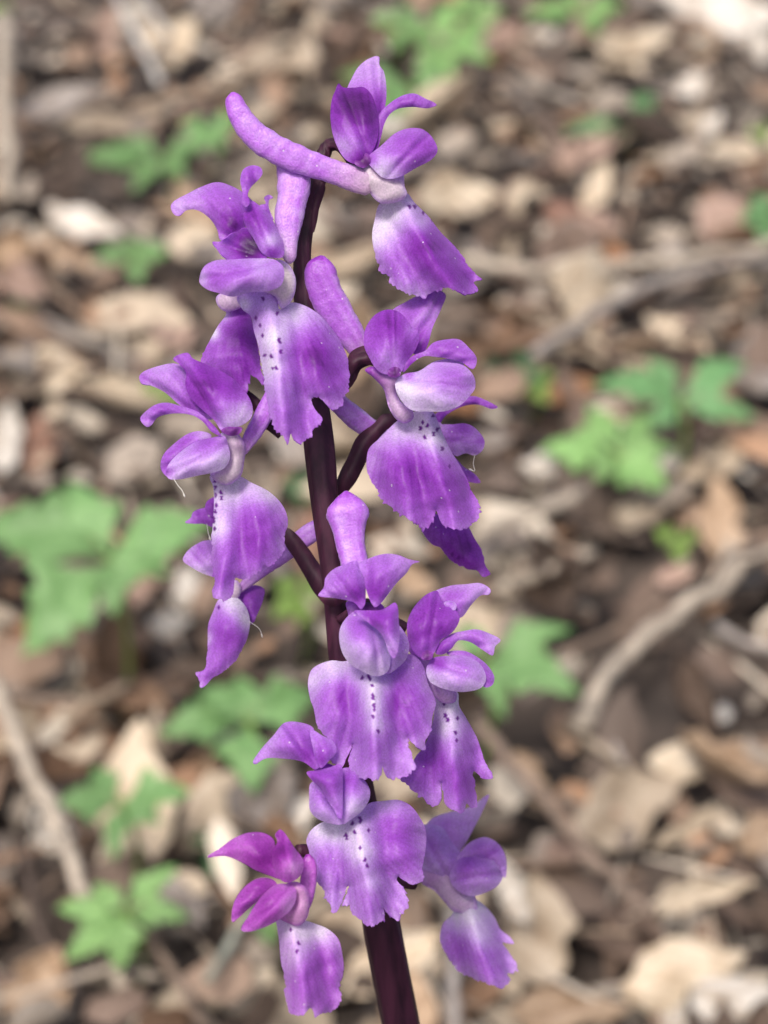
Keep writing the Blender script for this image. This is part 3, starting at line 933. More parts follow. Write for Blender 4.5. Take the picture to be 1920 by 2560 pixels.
def pigment(t, g=0.0, mag=0.0):
    t = np.clip(t, 0, 1)
    a = np.stack([np.interp(t, RAMP_T, RAMP[:, k]) for k in range(3)], 1)
    b = np.stack([np.interp(t, RAMP_T, RAMP_M[:, k]) for k in range(3)], 1)
    g = np.broadcast_to(np.asarray(g, float), t.shape)[:, None]
    c = a * (1 - mag) + b * mag
    c = c * (1 - g) + THROAT * g
    return lin(c)


class Flower:
    def __init__(self, org, scale, D, base, plant_e, mag=0.0, label=None):
        self.o = np.array(org, float); self.s = scale; self.D = D; self.mag = mag
        self.base = self.px([base])[0]
        self.plant = plant_e
        self.body = None
        self.label = label
        self.dt = 0.0
        self.seed = int(org[0] + D * 10 + base[0])

    def px(self, pts):
        p = np.asarray(pts, float)
        q = p.copy()
        q[:, :2] = p[:, :2] * self.s + self.o
        return q

    def _sheet(self, name, pts, d, dome, t, g, tilt, sp, jag, ruffle, spots, closed, mat, white, power, solid, fold=None, vein=0.05, mid=0.0):
        self.seed += 1
        sd_ = self.seed
        out = catmull(self.px(pts), True, sp * 0.9)
        if jag:
            ctr = out.mean(0)
            rel = out - ctr
            low = np.clip((out[:, 1] - ctr[1]) / (np.ptp(out[:, 1]) * 0.3) + 0.25, 0, 1)
            k = np.arange(len(out))
            jn = nz(k * sp, k * 0.0, 5, sd_) * 0.8 + nz(k * sp, k * 0.0, 20, sd_ + 1)
            out = ctr + rel * (1 + (jag * low * jn / np.maximum(np.linalg.norm(rel, axis=1), 1))[:, None])
        v, tris, bnd, u = fill(out, sp)
        c = v.mean(0)
        dep = d - dome * u ** power
        dep = dep + tilt[0] * (v[:, 0] - c[0]) / 100 + tilt[1] * (v[:, 1] - c[1]) / 100
        if fold is not None:
            fx, fy, gx, gy, amt = fold                  # crease line (zoom px) and depth gained per 100 px away from it
            a = self.px([(fx, fy)])[0]; b = self.px([(gx, gy)])[0]
            ax = (b - a) / np.linalg.norm(b - a)
            dist = np.abs((v[:, 0] - a[0]) * -ax[1] + (v[:, 1] - a[1]) * ax[0])
            dep = dep + amt * np.sqrt(dist ** 2 + 64) / 100
            if sp < 4.5:                                # lip: raised midline between two hollows, lobes flaring forward again
                dep = dep - 0.45 * np.exp(-(dist / 20) ** 2) + 0.9 * np.exp(-((dist - 58) / 24) ** 2) - 0.5 * np.exp(-((dist - 115) / 34) ** 2)
        ang = np.arctan2(v[:, 0] - self.base[0], v[:, 1] - self.base[1])
        rad = np.hypot(v[:, 0] - self.base[0], v[:, 1] - self.base[1])
        rr = rad / max(rad.max(), 1)
        dep = dep + ruffle * rr ** 2 * (1.3 * nz(ang * 60, ang * 0 + rad * 0.06, 12, sd_ + 2) + 0.5 * nz(ang * 60, rad * 0.1, 4.5, sd_ + 3))
        dep = dep + 0.16 * nz(v[:, 0], v[:, 1], 34, sd_ + 4)
        # pigment
        tt = np.full(len(v), float(t) + self.dt)
        for (gx, gy, gr, ga) in white:
            q = self.px([(gx, gy)])[0]
            if ga < 0: ga = ga * 1.15 * (1 + 0.11 * nz(ang * 60, rad * 0.02, 4, sd_ + 8))
            tt += ga * np.exp(-((v[:, 0] - q[0]) ** 2 + (v[:, 1] - q[1]) ** 2) / (gr * self.s) ** 2)
        phs = ang * 84 + 1.6 * nz(ang * 30, rad * 0.05, 6, sd_ + 5)
        line = (0.5 + 0.5 * np.cos(phs)) ** 5
        tt += vein * (2.0 * line - 0.5) * np.clip((rr - 0.15) * 3, 0, 1) * (0.6 + 0.5 * nz(v[:, 0], v[:, 1], 40, sd_ + 7))
        tt += 0.03 * nz(v[:, 0], v[:, 1], 18, sd_ + 6)
        if not closed:
            far = v[np.argmax(rad)]                     # midrib: groove and darker line from the base to the far tip
            ax = (far - self.base) / max(np.linalg.norm(far - self.base), 1)
            md = (v[:, 0] - self.base[0]) * -ax[1] + (v[:, 1] - self.base[1]) * ax[0]
            md = md + 3 * np.sin(rad / 40)
            if mid:
                tt += 0.07 * np.exp(-(md / 3.5) ** 2)
                dep = dep + mid * np.exp(-(md / 9.0) ** 2)
            tt += 0.20 * (np.sqrt(u) - 0.55) + np.where(bnd, 0.08, 0.0)   # colour deepens away from the margin: naturally paler rims plus lit edges painted in
        gg = float(g) * (np.clip(u * 2.2, 0, 1) if closed else np.ones(len(v)))
        for s_ in spots:
            q = self.px([s_[:2]])[0]
            e = ((v[:, 0] - q[0]) / 4.2) ** 2 + ((v[:, 1] - q[1]) / 5.6) ** 2
            tt = np.where(e < 1.0, np.maximum(tt, 0.84), tt)
        col = pigment(tt, gg, self.mag)
        V = P(v[:, 0], v[:, 1], D0 + (self.D + dep) / 1000)
        if closed:
            back = P(v[:, 0], v[:, 1], D0 + (self.D + d + 0.75 * dome * u ** power + 0.15) / 1000)
            n = len(V)
            be = []
            cnt = {}
            for t3 in tris:
                for a_, b_ in ((t3[0], t3[1]), (t3[1], t3[2]), (t3[2], t3[0])):
                    cnt[(a_, b_)] = 1
            for (a_, b_) in cnt:
                if (b_, a_) not in cnt:
                    be.append((a_, b_))
            F = [tuple(x) for x in tris] + [tuple(x + n)[::-1] for x in tris] + [(b_, a_, a_ + n, b_ + n) for a_, b_ in be]
            V = np.concatenate([V, back]); col = np.concatenate([col, col])
            solid = 0
        else:
            F = tris
        return name, V, F, col, mat, solid

    def _link(self, args):
        name, V, F, col, mat, solid = args
        if self.body is None:
            c = V.mean(0)
            ob = mesh_obj('flower', V - c, F, mat, colors=col)
            ob.location = Vector(c) - self.plant.location
            ob.parent = self.plant
            self.c = c
            if self.label: ob['label'] = self.label
            self.body = ob
            return ob
        ob = mesh_obj(name, V - self.c, F, mat, colors=col, solid=solid)
        ob.parent = self.body
        return ob

    def throat(self, pts, d=0.0, dome=2.0, t=0.1, g=0.8, white=(), tilt=(0, 0)):
        pts = np.asarray(pts, float)
        pts = pts.mean(0) + (pts - pts.mean(0)) * 0.93
        return self._link(self._sheet('flower', pts, d, dome * 0.4, t + 0.16, g * 0.6, tilt, 5.5, 0, 0, (), True, M_FLESH, white, 0.7, 0))

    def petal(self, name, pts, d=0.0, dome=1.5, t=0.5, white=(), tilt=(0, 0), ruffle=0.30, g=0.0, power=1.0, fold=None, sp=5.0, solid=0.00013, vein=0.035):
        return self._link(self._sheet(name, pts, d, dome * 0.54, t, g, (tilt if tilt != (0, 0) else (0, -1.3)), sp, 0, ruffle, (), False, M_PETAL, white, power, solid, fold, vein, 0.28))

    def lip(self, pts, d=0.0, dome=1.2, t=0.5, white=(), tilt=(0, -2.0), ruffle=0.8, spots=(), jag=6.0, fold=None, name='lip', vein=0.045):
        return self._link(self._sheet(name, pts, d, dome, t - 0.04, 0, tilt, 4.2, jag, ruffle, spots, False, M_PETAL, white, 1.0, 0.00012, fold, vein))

    def spur(self, pts, d=0.0, t=0.3, tend=None, name='spur', dend=None, gend=0.0):
        """pts: (x, y, radius) along the tube in zoom pixels"""
        p = np.asarray(pts, float).copy()
        p[:, :2] = self.px(p[:, :2]); p[:, 2] *= self.s
        q = catmull(p, False, 7)
        k = np.linspace(0, 1, len(q))
        de = d + ((dend if dend is not None else d) - d) * k
        ctr = P(q[:, 0], q[:, 1], D0 + (self.D + de) / 1000)
        rad = 1.08 * q[:, 2] / (FPX / D0)
        # rounded ends
        for i in range(3):
            f = math.sqrt(max(0.02, 1 - (1 - i / 3) ** 2))
            rad[i] *= f if i else 0.3
            rad[-1 - i] *= f if i else 0.3
        sides = 20
        rad = rad * (1 + 0.05 * nz(np.cumsum(np.ones(len(q))) * 7, np.zeros(len(q)), 24, self.seed + 3))
        V, F = sweep(ctr, rad, sides, 0.06, self.seed)
        V = V.reshape(len(q), sides, 3)
        toc = CO - ctr
        toc /= np.linalg.norm(toc, axis=1)[:, None]
        for i in range(len(q)):                         # flattened towards the viewer's side, with a shallow channel
            off = V[i] - ctr[i]
            al_ = off @ toc[i]
            V[i] -= np.outer(al_ * 0.30, toc[i])
            lat = np.linalg.norm(off - np.outer(al_, toc[i]), axis=1)
            ch = np.exp(-((lat - 0.25 * rad[i]) / (0.22 * rad[i] + 1e-9)) ** 2) * (al_ > 0)
            V[i] -= np.outer(ch * 0.14 * rad[i], toc[i])
        V = V.reshape(-1, 3)
        tt = 0.05 + np.repeat(t + ((tend if tend is not None else t) - t) * k, sides)
        vx = np.repeat(q[:, 0], sides); vy = np.repeat(q[:, 1], sides)
        self.seed += 1
        kk = np.tile(np.arange(sides), len(q))
        tt = tt + 0.06 * nz(vx + kk * 5.0, vy, 12, self.seed) + 0.09 * np.random.RandomState(self.seed).uniform(-1, 1, sides)[kk]
        tt = tt + 0.18 * np.exp(-(np.repeat(k, sides) / 0.10) ** 2)
        gg = np.repeat(max(gend, 0.35) * np.clip(k - 0.7, 0, 1) * 3.3, sides)
        return self._link((name, V, F, pigment(tt, gg, self.mag), M_SPUR, 0))


STEM = [  # x, y, width, depth mm
    (886, 420, 22, -1.5), (866, 385, 26, -0.5), (845, 362, 30, 0.5), (822, 364, 34, 1.0), (806, 395, 37, 1.0), (795, 452, 39, 1.0), (766, 560, 40, 0.5), (756, 633, 42, 0), (762, 760, 52, 0), (778, 920, 62, 0), (799, 1111, 76, 0), (813, 1258, 68, 0), (830, 1417, 56, 0.5),
    (839, 1511, 56, 1), (852, 1647, 60, 2), (872, 1800, 66, 3.5), (898, 1980, 74, 5), (925, 2140, 84, 7), (952, 2304, 92, 9), (1003, 2560, 92, 14)]


def build_stem():
    q = catmull([(x, y, w, d) for x, y, w, d in STEM], False, 10)
    ctr = P(q[:, 0], q[:, 1], D0 + q[:, 3] / 1000)
    rad = q[:, 2] / 2 / (FPX / (D0 + q[:, 3] / 1000))
    # continue below the frame, curving upright into the soil
    d = ctr[-1] - ctr[-12]; d /= np.linalg.norm(d)
    p = ctr[-1].copy(); ext = []; er = []
    step = 0.006
    while p[2] > -0.006:
        d = d + np.array((0, 0.0, -0.045)); d /= np.linalg.norm(d)
        p = p + d * step
        ext.append(p.copy()); er.append(rad[-1] * (1 + 0.25 * len(ext) * step / 0.3))
    ctr = np.concatenate([ctr, ext]); rad = np.concatenate([rad, er])
    e = empty('orchid', (ctr[-1][0], ctr[-1][1], 0.0))
    tag(e, 'purple early orchid with a dark stem and a spike of spotted flowers', 'orchid')
    sides = 28
    n = len(ctr)
    V, F = sweep(ctr, rad, sides, 0.0)
    V = V.reshape(n, sides, 3)
    for k in range(sides):                            # lengthwise ribs
        f = 1 + 0.055 * math.cos(7 * 2 * math.pi * k / sides)
        V[:, k] = ctr + (V[:, k] - ctr) * f
    base = np.array(e.location)
    ob = mesh_obj('stem', V.reshape(-1, 3) - base, F, M_STEM)
    ob.parent = e
    return e


ORCHID = build_stem()
OB = np.array(ORCHID.location)


def bract(pts, d, dome=1.2, org=(0, 0), s=1.0, tilt=(0, 0)):
    """dark leaf-like sheath at the foot of a flower"""
    out = catmull(np.asarray(pts, float) * s + np.asarray(org, float), True, 6)
    v, tris, bnd, u = fill(out, 6)
    c = v.mean(0)
    dep = d - 0.7 * dome * u + tilt[0] * (v[:, 0] - c[0]) / 100 + tilt[1] * (v[:, 1] - c[1]) / 100
    V = P(v[:, 0], v[:, 1], D0 + dep / 1000)
    ob = mesh_obj('bract', V - OB, tris, M_STEM, solid=0.0004)
    ob.parent = ORCHID
    return ob


def dark_tube(pts, d, org, s, name='flower_stalk', d2=None):
    p = np.asarray(pts, float).copy()
    p[:, :2] = p[:, :2] * s + np.asarray(org, float); p[:, 2] *= s
    q = catmull(p, False, 7)
    k = np.linspace(0, 1, len(q))
    de = d + ((d if d2 is None else d2) - d) * k
    V, F = sweep(P(q[:, 0], q[:, 1], D0 + de / 1000), q[:, 2] / (FPX / D0), 14, 0.05)
    ob = mesh_obj(name, V - OB, F, M_STEM)
    ob.parent = ORCHID
    return ob


Z1 = ((520, 120), 0.434)
Z2 = ((330, 380), 0.3617)
Z3 = ((740, 600), 0.3888)
Z4 = ((330, 860), 0.3979)
Z5 = ((720, 1200), 0.3889)
Z6 = ((500, 1760), 0.4943)

# bracts and stalks
bract([(608, 1060), (575, 980), (600, 860), (655, 770), (676, 800), (640, 930), (628, 1000)], 0.2, 0.5, *Z1)
bract([(325, 965), (320, 830), (345, 730), (400, 690), (470, 680), (520, 740), (500, 790), (420, 830), (385, 900), (350, 950)], -1.2, 1.0, *Z3)
bract([(330, 780), (400, 730), (480, 720), (540, 770), (520, 810), (430, 800), (370, 850), (340, 900)], -2.0, 0.7, *Z3)
bract([(265, 1640), (265, 1540), (330, 1400), (395, 1262), (500, 1180), (560, 1120), (650, 1130), (655, 1180), (590, 1215), (500, 1320), (440, 1450), (375, 1570), (300, 1645)], 3, 0.9, *Z3)
bract([(1250, 1660), (1150, 1570), (1080, 1450), (1015, 1340), (955, 1240), (972, 1155), (1030, 1190), (1110, 1285), (1190, 1400), (1270, 1480), (1290, 1600)], 4.5, 1.0, *Z4)
bract([(1170, 1580), (1240, 1560), (1330, 1570), (1340, 1600), (1280, 1650), (1220, 1640)], -1.5, 0.8, *Z4)
bract([(780, 1640), (860, 1690), (960, 1800), (1010, 1900), (1040, 1960), (960, 1920), (880, 1840), (800, 1720)], 1, 1, *Z2)
dark_tube([(1030, 1960, 30), (960, 1900, 34), (880, 1850, 36)], 1, *Z2)
dark_tube([(740, 900, 40), (620, 800, 38), (540, 745, 36), (490, 740, 30)], 3, *Z6, d2=0)
dark_tube([(820, 1000, 45), (930, 900, 50), (1000, 890, 45), (1090, 900, 40)], 4, *Z6, d2=6)
dark_tube([(640, 900, 40), (700, 930, 45), (760, 960, 40)], 2, *Z5)
dark_tube([(330, 900, 30), (420, 840, 32), (520, 790, 34)], 0, *Z5, d2=-2)

# ---- A: topmost flower
f = Flower(*Z1, -2, (1000, 790), ORCHID)
f.throat([(860, 690), (900, 650), (945, 640), (1000, 690), (1090, 740), (1130, 715), (1142, 800), (1158, 850), (1110, 890), (1040, 905), (985, 900), (925, 840)], -1, 2.2, 0.08, 0.75)
f.spur([(142, 255, 36), (158, 330, 54), (200, 415, 64), (270, 500, 72), (360, 565, 74), (470, 622, 76), (590, 668, 71), (720, 712, 64), (850, 758, 66), (960, 800, 62)], -2, 0.38, 0.42, gend=0.6, dend=-1)
f.petal('sepal', [(795, 260), (830, 170), (870, 105), (925, 62), (980, 48), (986, 95), (1012, 135), (1028, 240), (1020, 340), (985, 450), (940, 500), (870, 420), (810, 330)], 2.2, 1.2, 0.42, [(960, 130, 120, -0.12), (1000, 330, 80, .25)], fold=(985, 60, 960, 420, 1.0))
f.petal('hood', [(740, 232), (753, 203), (775, 225), (840, 228), (895, 225), (940, 265), (968, 340), (985, 430), (975, 530), (940, 610), (900, 655), (845, 668), (790, 640), (745, 570), (715, 480), (705, 380), (715, 290)], -0.6, 2.6, 0.80, [(800, 560, 120, -0.42), (870, 300, 120, 0.08), (870, 640, 50, .3)])
f.petal('sepal', [(915, 620), (950, 560), (970, 470), (985, 385), (1055, 312), (1130, 270), (1190, 262), (1250, 290), (1315, 325), (1270, 347), (1180, 340), (1090, 352), (1045, 385), (1015, 440), (995, 520), (965, 600)], 0.2, 1.0, 0.55, [(950, 560, 90, 0.25), (1200, 300, 100, -0.05)])
f.petal('petal', [(915, 640), (1000, 560), (1080, 490), (1160, 462), (1240, 470), (1295, 520), (1322, 590), (1290, 640), (1200, 690), (1090, 748), (1010, 748), (955, 700)], -1.6, 2.6, 0.52, [(1000, 700, 110, -0.35), (1280, 570, 80, 0.12), (930, 640, 50, .3)])
f.lip([(990, 895), (1060, 870), (1140, 832), (1190, 890), (1270, 970), (1340, 1060), (1410, 1130), (1470, 1200), (1512, 1270), (1566, 1330), (1535, 1345), (1538, 1395), (1470, 1408), (1400, 1385), (1330, 1400), (1270, 1415), (1210, 1425), (1120, 1400), (1050, 1350), (990, 1270), (960, 1180), (945, 1080), (960, 990)], -0.5, 2.2, 0.5,
      [(1080, 900, 130, -0.34), (960, 1080, 110, -0.28), (1060, 1040, 130, -.15), (1260, 1130, 150, 0.27), (1450, 1320, 130, 0.25), (1230, 1010, 60, -0.2), (1180, 1400, 110, -0.12)], (0.5, -1.5), 0.5,
      [(1148, 828), (1160, 912), (1190, 912), (1240, 950), (1293, 990)], fold=(1120, 860, 1400, 1390, 1.6))

f.petal('column', [(845, 668), (860, 625), (900, 600), (930, 620), (935, 660), (900, 690)], -2.2, 0.6, 0.78, g=0.15)

# ---- B2: flower turned away, showing behind B
f = Flower(*Z2, -1, (690, 1020), ORCHID)
f.throat([(575, 1000), (640, 960), (730, 980), (800, 1040), (760, 1080), (660, 1110), (610, 1090), (580, 1050)], 0, 1.2, 0.15, 0.7)
f.lip([(640, 1060), (720, 1000), (800, 1090), (850, 1250), (885, 1420), (905, 1620), (870, 1570), (830, 1560), (812, 1590), (800, 1660), (740, 1610), (640, 1540), (490, 1440), (530, 1320), (595, 1200), (650, 1120)], 0.3, 1.2, 0.68, [(560, 1250, 60, -0.55), (640, 1130, 60, -.3), (760, 1550, 90, .1), (600, 1420, 90, -.12)], (0, -1.0), 0.35)

# ---- B: upper flower with a frilled hood
f = Flower(*Z2, -6, (980, 760), ORCHID)
f.throat([(985, 735), (1050, 742), (1105, 790), (1140, 880), (1132, 980), (1095, 1055), (1030, 1095), (990, 1010), (900, 960), (930, 850)], 0.5, 2.0, 0.06, 0.85)
f.spur([(1120, 40, 112), (1120, 150, 110), (1116, 280, 103), (1090, 420, 96), (1078, 540, 80), (1085, 650, 55), (1090, 770, 42)], 4.5, 0.38, 0.32, dend=2)
f.petal('sepal', [(268, 372), (290, 432), (322, 440), (380, 402), (450, 402), (540, 462), (590, 540), (612, 610), (690, 600), (760, 545), (830, 450), (870, 380), (830, 335), (760, 275), (680, 232), (590, 208), (480, 240), (380, 290), (290, 340)], 0.6, 2.6, 0.48, [(400, 320, 120, -0.1), (700, 500, 90, 0.35), (310, 390, 50, -.1)])
f.petal('sepal', [(765, 290), (748, 190), (770, 120), (830, 92), (890, 108), (902, 150), (870, 195), (825, 240), (800, 290), (815, 350), (790, 380), (760, 350)], -0.4, 0.9, 0.52, [(790, 330, 60, .15)])
f.petal('petal', [(880, 370), (930, 352), (918, 312), (945, 295), (972, 312), (948, 332), (946, 385), (972, 465), (940, 470), (900, 420)], 1.4, 0.4, 0.45)
f.petal('hood', [(760, 380), (820, 335), (880, 370), (960, 450), (1005, 540), (1050, 640), (1042, 725), (960, 730), (900, 700), (840, 600), (780, 500)], -0.6, 2.4, 0.5, [(960, 610, 60, -0.35), (820, 440, 80, .25), (980, 690, 40, .2)])
f.petal('petal', [(555, 622), (612, 618), (690, 565), (790, 525), (870, 545), (915, 630), (935, 720), (860, 760), (700, 760), (625, 715), (595, 672)], -1.2, -1.6, 0.6, [(830, 660, 100, 0.35), (640, 660, 70, -0.12)])
f.petal('petal', [(468, 860), (500, 790), (575, 750), (700, 742), (850, 735), (980, 742), (1040, 785), (1052, 850), (1030, 920), (950, 960), (820, 970), (690, 1000), (600, 975), (520, 950), (468, 905)], -2.6, 3.0, 0.44, [(900, 800, 120, -0.15), (760, 960, 160, -.18), (600, 900, 80, 0.12), (490, 880, 45, -0.2), (760, 860, 80, .15)])
f.lip([(822, 1140), (765, 1085), (730, 1000), (850, 960), (1000, 975), (1020, 1085), (1100, 1040), (1190, 1060), (1290, 1120), (1380, 1220), (1440, 1310), (1490, 1430), (1500, 1560), (1480, 1680), (1450, 1750), (1400, 1787), (1340, 1740), (1285, 1690), (1250, 1690), (1250, 1750), (1285, 1800), (1316, 1840), (1300, 1890), (1252, 1920), (1240, 1980), (1190, 2005), (1130, 1990), (1098, 1940), (1078, 2000), (1040, 1980), (990, 1910), (950, 1830), (930, 1700), (900, 1500), (870, 1330), (840, 1230)], -1.6, 2.0, 0.5,
      [(930, 1060, 90, -0.18), (770, 1050, 60, -0.35), (970, 1280, 110, -0.42), (960, 1480, 100, -0.38), (1130, 1120, 120, -0.32), (1260, 1400, 130, 0.3), (1400, 1560, 120, 0.14), (1150, 1900, 120, 0.12), (1000, 1650, 100, -.1)], (0.4, -1.6), 0.55,
      [(905, 1015), (1003, 1115), (855, 1145), (885, 1195), (902, 1265), (1018, 1295), (1020, 1312), (1030, 1380), (962, 1415), (915, 1405), (972, 1497), (998, 1495)], fold=(960, 1050, 1060, 1950, 1.5))

# ---- C: left flower with a broad hood
f = Flower(*Z4, -4, (630, 600), ORCHID)
f.throat([(545, 560), (640, 528), (700, 590), (722, 650), (712, 740), (690, 835), (600, 900), (515, 870), (480, 815), (540, 790), (600, 740), (600, 640)], 0, 2.2, 0.1, 0.8, [(680, 640, 50, .15)])
f.spur([(900, 270, 40), (860, 380, 54), (820, 460, 52), (765, 555, 48), (715, 640, 34), (690, 700, 22)], 3, 0.45, 0.42, dend=1)
f.petal('sepal', [(45, 205), (70, 175), (160, 140), (265, 122), (335, 150), (370, 260), (420, 370), (500, 470), (440, 470), (380, 435), (300, 385), (200, 300), (120, 262), (60, 245)], 1.2, 1.5, 0.4, [(400, 400, 90, 0.25), (200, 190, 90, -0.08), (70, 210, 40, .15)])
f.petal('hood', [(260, 90), (350, 55), (382, 90), (450, 120), (560, 170), (650, 230), (720, 310), (757, 390), (750, 460), (700, 505), (620, 530), (560, 540), (525, 490), (450, 420), (370, 340), (335, 260), (340, 180), (300, 130)], -0.8, 3.0, 0.74, [(650, 480, 140, -0.5), (720, 400, 70, -0.15), (330, 100, 70, -0.15), (560, 350, 80, -0.06)])
f.petal('sepal', [(52, 465), (90, 420), (150, 380), (220, 368), (300, 388), (400, 420), (470, 470), (530, 530), (560, 580), (500, 550), (450, 492), (390, 452), (310, 436), (220, 442), (160, 462), (120, 512), (95, 522), (60, 492)], -1.2, 1.0, 0.5, [(480, 500, 90, 0.2), (110, 470, 60, -0.15)])
f.petal('petal', [(180, 780), (195, 700), (260, 630), (360, 560), (440, 548), (500, 575), (420, 650), (300, 740), (230, 830), (215, 830)], -0.8, 1.4, 0.5, [(450, 570, 60, -.2)])
f.petal('petal', [(213, 810), (230, 755), (290, 690), (390, 620), (500, 588), (582, 580), (605, 640), (616, 710), (590, 770), (540, 800), (420, 826), (300, 850), (230, 846)], -2.0, 3.2, 0.38, [(540, 740, 110, -0.3), (380, 820, 120, -.15), (480, 610, 90, 0.25), (300, 780, 90, -0.08), (220, 800, 40, .15)])
f.lip([(490, 830), (570, 822), (680, 832), (750, 870), (850, 920), (920, 980), (965, 1050), (980, 1130), (960, 1200), (950, 1280), (910, 1360), (850, 1400), (790, 1440), (720, 1470), (650, 1475), (640, 1530), (635, 1570), (600, 1602), (560, 1600), (520, 1590), (505, 1550), (520, 1500), (500, 1400), (495, 1280), (505, 1150), (515, 1000), (510, 900)], -0.8, 1.8, 0.5,
      [(600, 900, 150, -0.42), (860, 930, 110, -0.28), (540, 1150, 90, -0.35), (740, 1250, 130, 0.2), (780, 1080, 110, .1), (570, 1470, 80, 0.15), (930, 1250, 70, -.05)], (-0.5, -1.6), 0.5,
      [(520, 860), (521, 900), (525, 945), (558, 935), (562, 965), (530, 1015), (521, 1055), (515, 1095), (514, 1112), (518, 1160)], fold=(520, 850, 560, 1590, 1.4))

f.petal('column', [(560, 545), (590, 522), (640, 520), (690, 525), (680, 560), (620, 578)], -3.2, 0.6, 0.78, g=0.15)

# ---- D: flower hanging behind C
f = Flower(*Z4, 6, (620, 1570), ORCHID)
f.throat([(560, 1560), (600, 1500), (660, 1480), (690, 1530), (670, 1600), (610, 1620)], 0, 1.2, 0.1, 0.75)
f.spur([(1260, 1080, 44), (1160, 1160, 54), (1060, 1232, 60), (950, 1318, 55), (830, 1410, 44), (730, 1492, 34), (640, 1580, 14)], 0, 0.36, 0.42, dend=0.5)
f.lip([(615, 1572), (670, 1600), (720, 1660), (741, 1750), (720, 1860), (670, 1960), (600, 2040), (520, 2090), (432, 2162), (425, 2120), (402, 2062), (450, 2050), (470, 1970), (475, 1850), (480, 1760), (510, 1680), (545, 1605)], -1.0, 1.6, 0.5, [(650, 1610, 95, -0.45), (720, 1740, 70, -0.35), (600, 1850, 110, 0.14), (470, 2080, 80, 0.1), (480, 1850, 40, -.2)], (0, -1.0), 0.3, [(545, 1650)], jag=2.5)
f.petal('sepal', [(640, 1575), (720, 1530), (780, 1515), (831, 1540), (826, 1600), (800, 1670), (750, 1762), (735, 1700), (700, 1640)], 1.0, 0.8, 0.6, [(800, 1580, 60, -.1)])
f.petal('sepal', [(333, 1120), (370, 1090), (382, 1058), (430, 1035), (490, 1030), (560, 1070), (560, 1160), (500, 1150), (450, 1130), (400, 1130)], 1.0, 0.9, 0.55)
f.petal('petal', [(460, 1040), (470, 990), (520, 963), (560, 1000), (560, 1090), (500, 1085)], 0.4, 0.6, 0.65)
f.petal('petal', [(320, 1360), (340, 1310), (400, 1260), (460, 1235), (530, 1240), (580, 1330), (560, 1470), (500, 1460), (440, 1440), (370, 1400)], -0.4, 1.6, 0.32, [(440, 1260, 60, 0.12), (440, 1420, 60, -.12)])

# ---- F: flower behind E
f = Flower(*Z3, 5, (900, 1300), ORCHID)
f.throat([(820, 1200), (900, 1150), (960, 1200), (980, 1320), (940, 1420), (860, 1400), (820, 1300)], 0, 1.2, 0.2, 0.6)
f.spur([(200, 960, 48), (270, 1045, 60), (340, 1110, 66), (420, 1175, 66), (500, 1230, 62), (600, 1290, 55), (720, 1340, 45)], -3, 0.36, 0.32, dend=0)
f.petal('sepal', [(905, 1112), (990, 1080), (1060, 1020), (1140, 1003), (1220, 1030), (1297, 1076), (1260, 1087), (1180, 1060), (1100, 1062), (1020, 1092), (960, 1132), (915, 1190), (880, 1160)], 0.5, 0.8, 0.55, [(960, 1100, 60, .1)])
f.petal('petal', [(925, 1192), (1010, 1185), (1090, 1180), (1150, 1208), (1212, 1290), (1200, 1350), (1150, 1386), (1090, 1372), (1030, 1390), (980, 1330), (940, 1250)], -0.5, 1.8, 0.38, [(1060, 1190, 80, 0.2), (1080, 1320, 80, -0.12), (1200, 1290, 40, .15)])
f.petal('sepal', [(1020, 1400), (1080, 1460), (1150, 1505), (1187, 1560), (1140, 1560), (1080, 1545), (1030, 1480)], 1.0, 0.6, 0.5)
f.lip([(805, 1850), (860, 1760), (960, 1780), (1060, 1800), (1100, 1830), (1150, 1920), (1200, 2010), (1222, 2100), (1251, 2150), (1200, 2167), (1170, 2130), (1090, 2110), (1010, 2070), (970, 2030), (930, 1980), (880, 1960), (840, 1920)], -0.5, 1.2, 0.7, [(1100, 2000, 120, 0.08), (900, 1900, 80, -.1)], (0, -0.8), 0.4, [(1005, 2020), (1045, 2040)], jag=3)

# ---- E: flower on the side facing the long pale stick
f = Flower(*Z3, -3.5, (640, 900), ORCHID)
f.throat([(430, 825), (480, 800), (560, 840), (650, 845), (685, 900), (645, 960), (685, 1050), (755, 1095), (765, 1160), (700, 1195), (640, 1160), (590, 1070), (560, 960), (490, 880)], 0, 2.0, 0.2, 0.6, [(480, 840, 90, 0.35), (540, 920, 60, .25)])
f.spur([(170, 100, 40), (160, 170, 84), (160, 250, 103), (190, 350, 104), (240, 440, 102), (310, 550, 94), (370, 640, 80), (425, 730, 58), (470, 800, 40)], 2.6, 0.5, 0.36, dend=4.2)
f.petal('sepal', [(610, 470), (720, 390), (800, 350), (885, 314), (962, 350), (935, 440), (880, 560), (845, 680), (810, 740), (740, 720), (700, 600)], 2.2, 1.2, 0.5, [(840, 480, 90, -0.15), (800, 680, 80, 0.25), (930, 350, 50, -0.05)], fold=(900, 330, 770, 720, 0.8))
f.petal('hood', [(438, 610), (455, 550), (510, 480), (580, 448), (645, 455), (695, 490), (745, 560), (785, 580), (793, 640), (762, 715), (705, 790), (680, 845), (585, 865), (520, 835), (470, 755), (440, 690)], -0.6, 3.0, 0.66, [(600, 760, 120, -0.3), (590, 480, 90, 0.1), (740, 590, 50, -0.15), (720, 740, 50, .15)])
f.petal('sepal', [(685, 800), (760, 740), (830, 712), (880, 662), (960, 640), (1050, 640), (1110, 690), (1162, 762), (1142, 827), (1060, 785), (960, 760), (900, 752), (820, 748), (745, 795), (690, 850)], -0.8, 1.4, 0.52, [(720, 790, 80, 0.25), (1050, 680, 80, -0.05)])
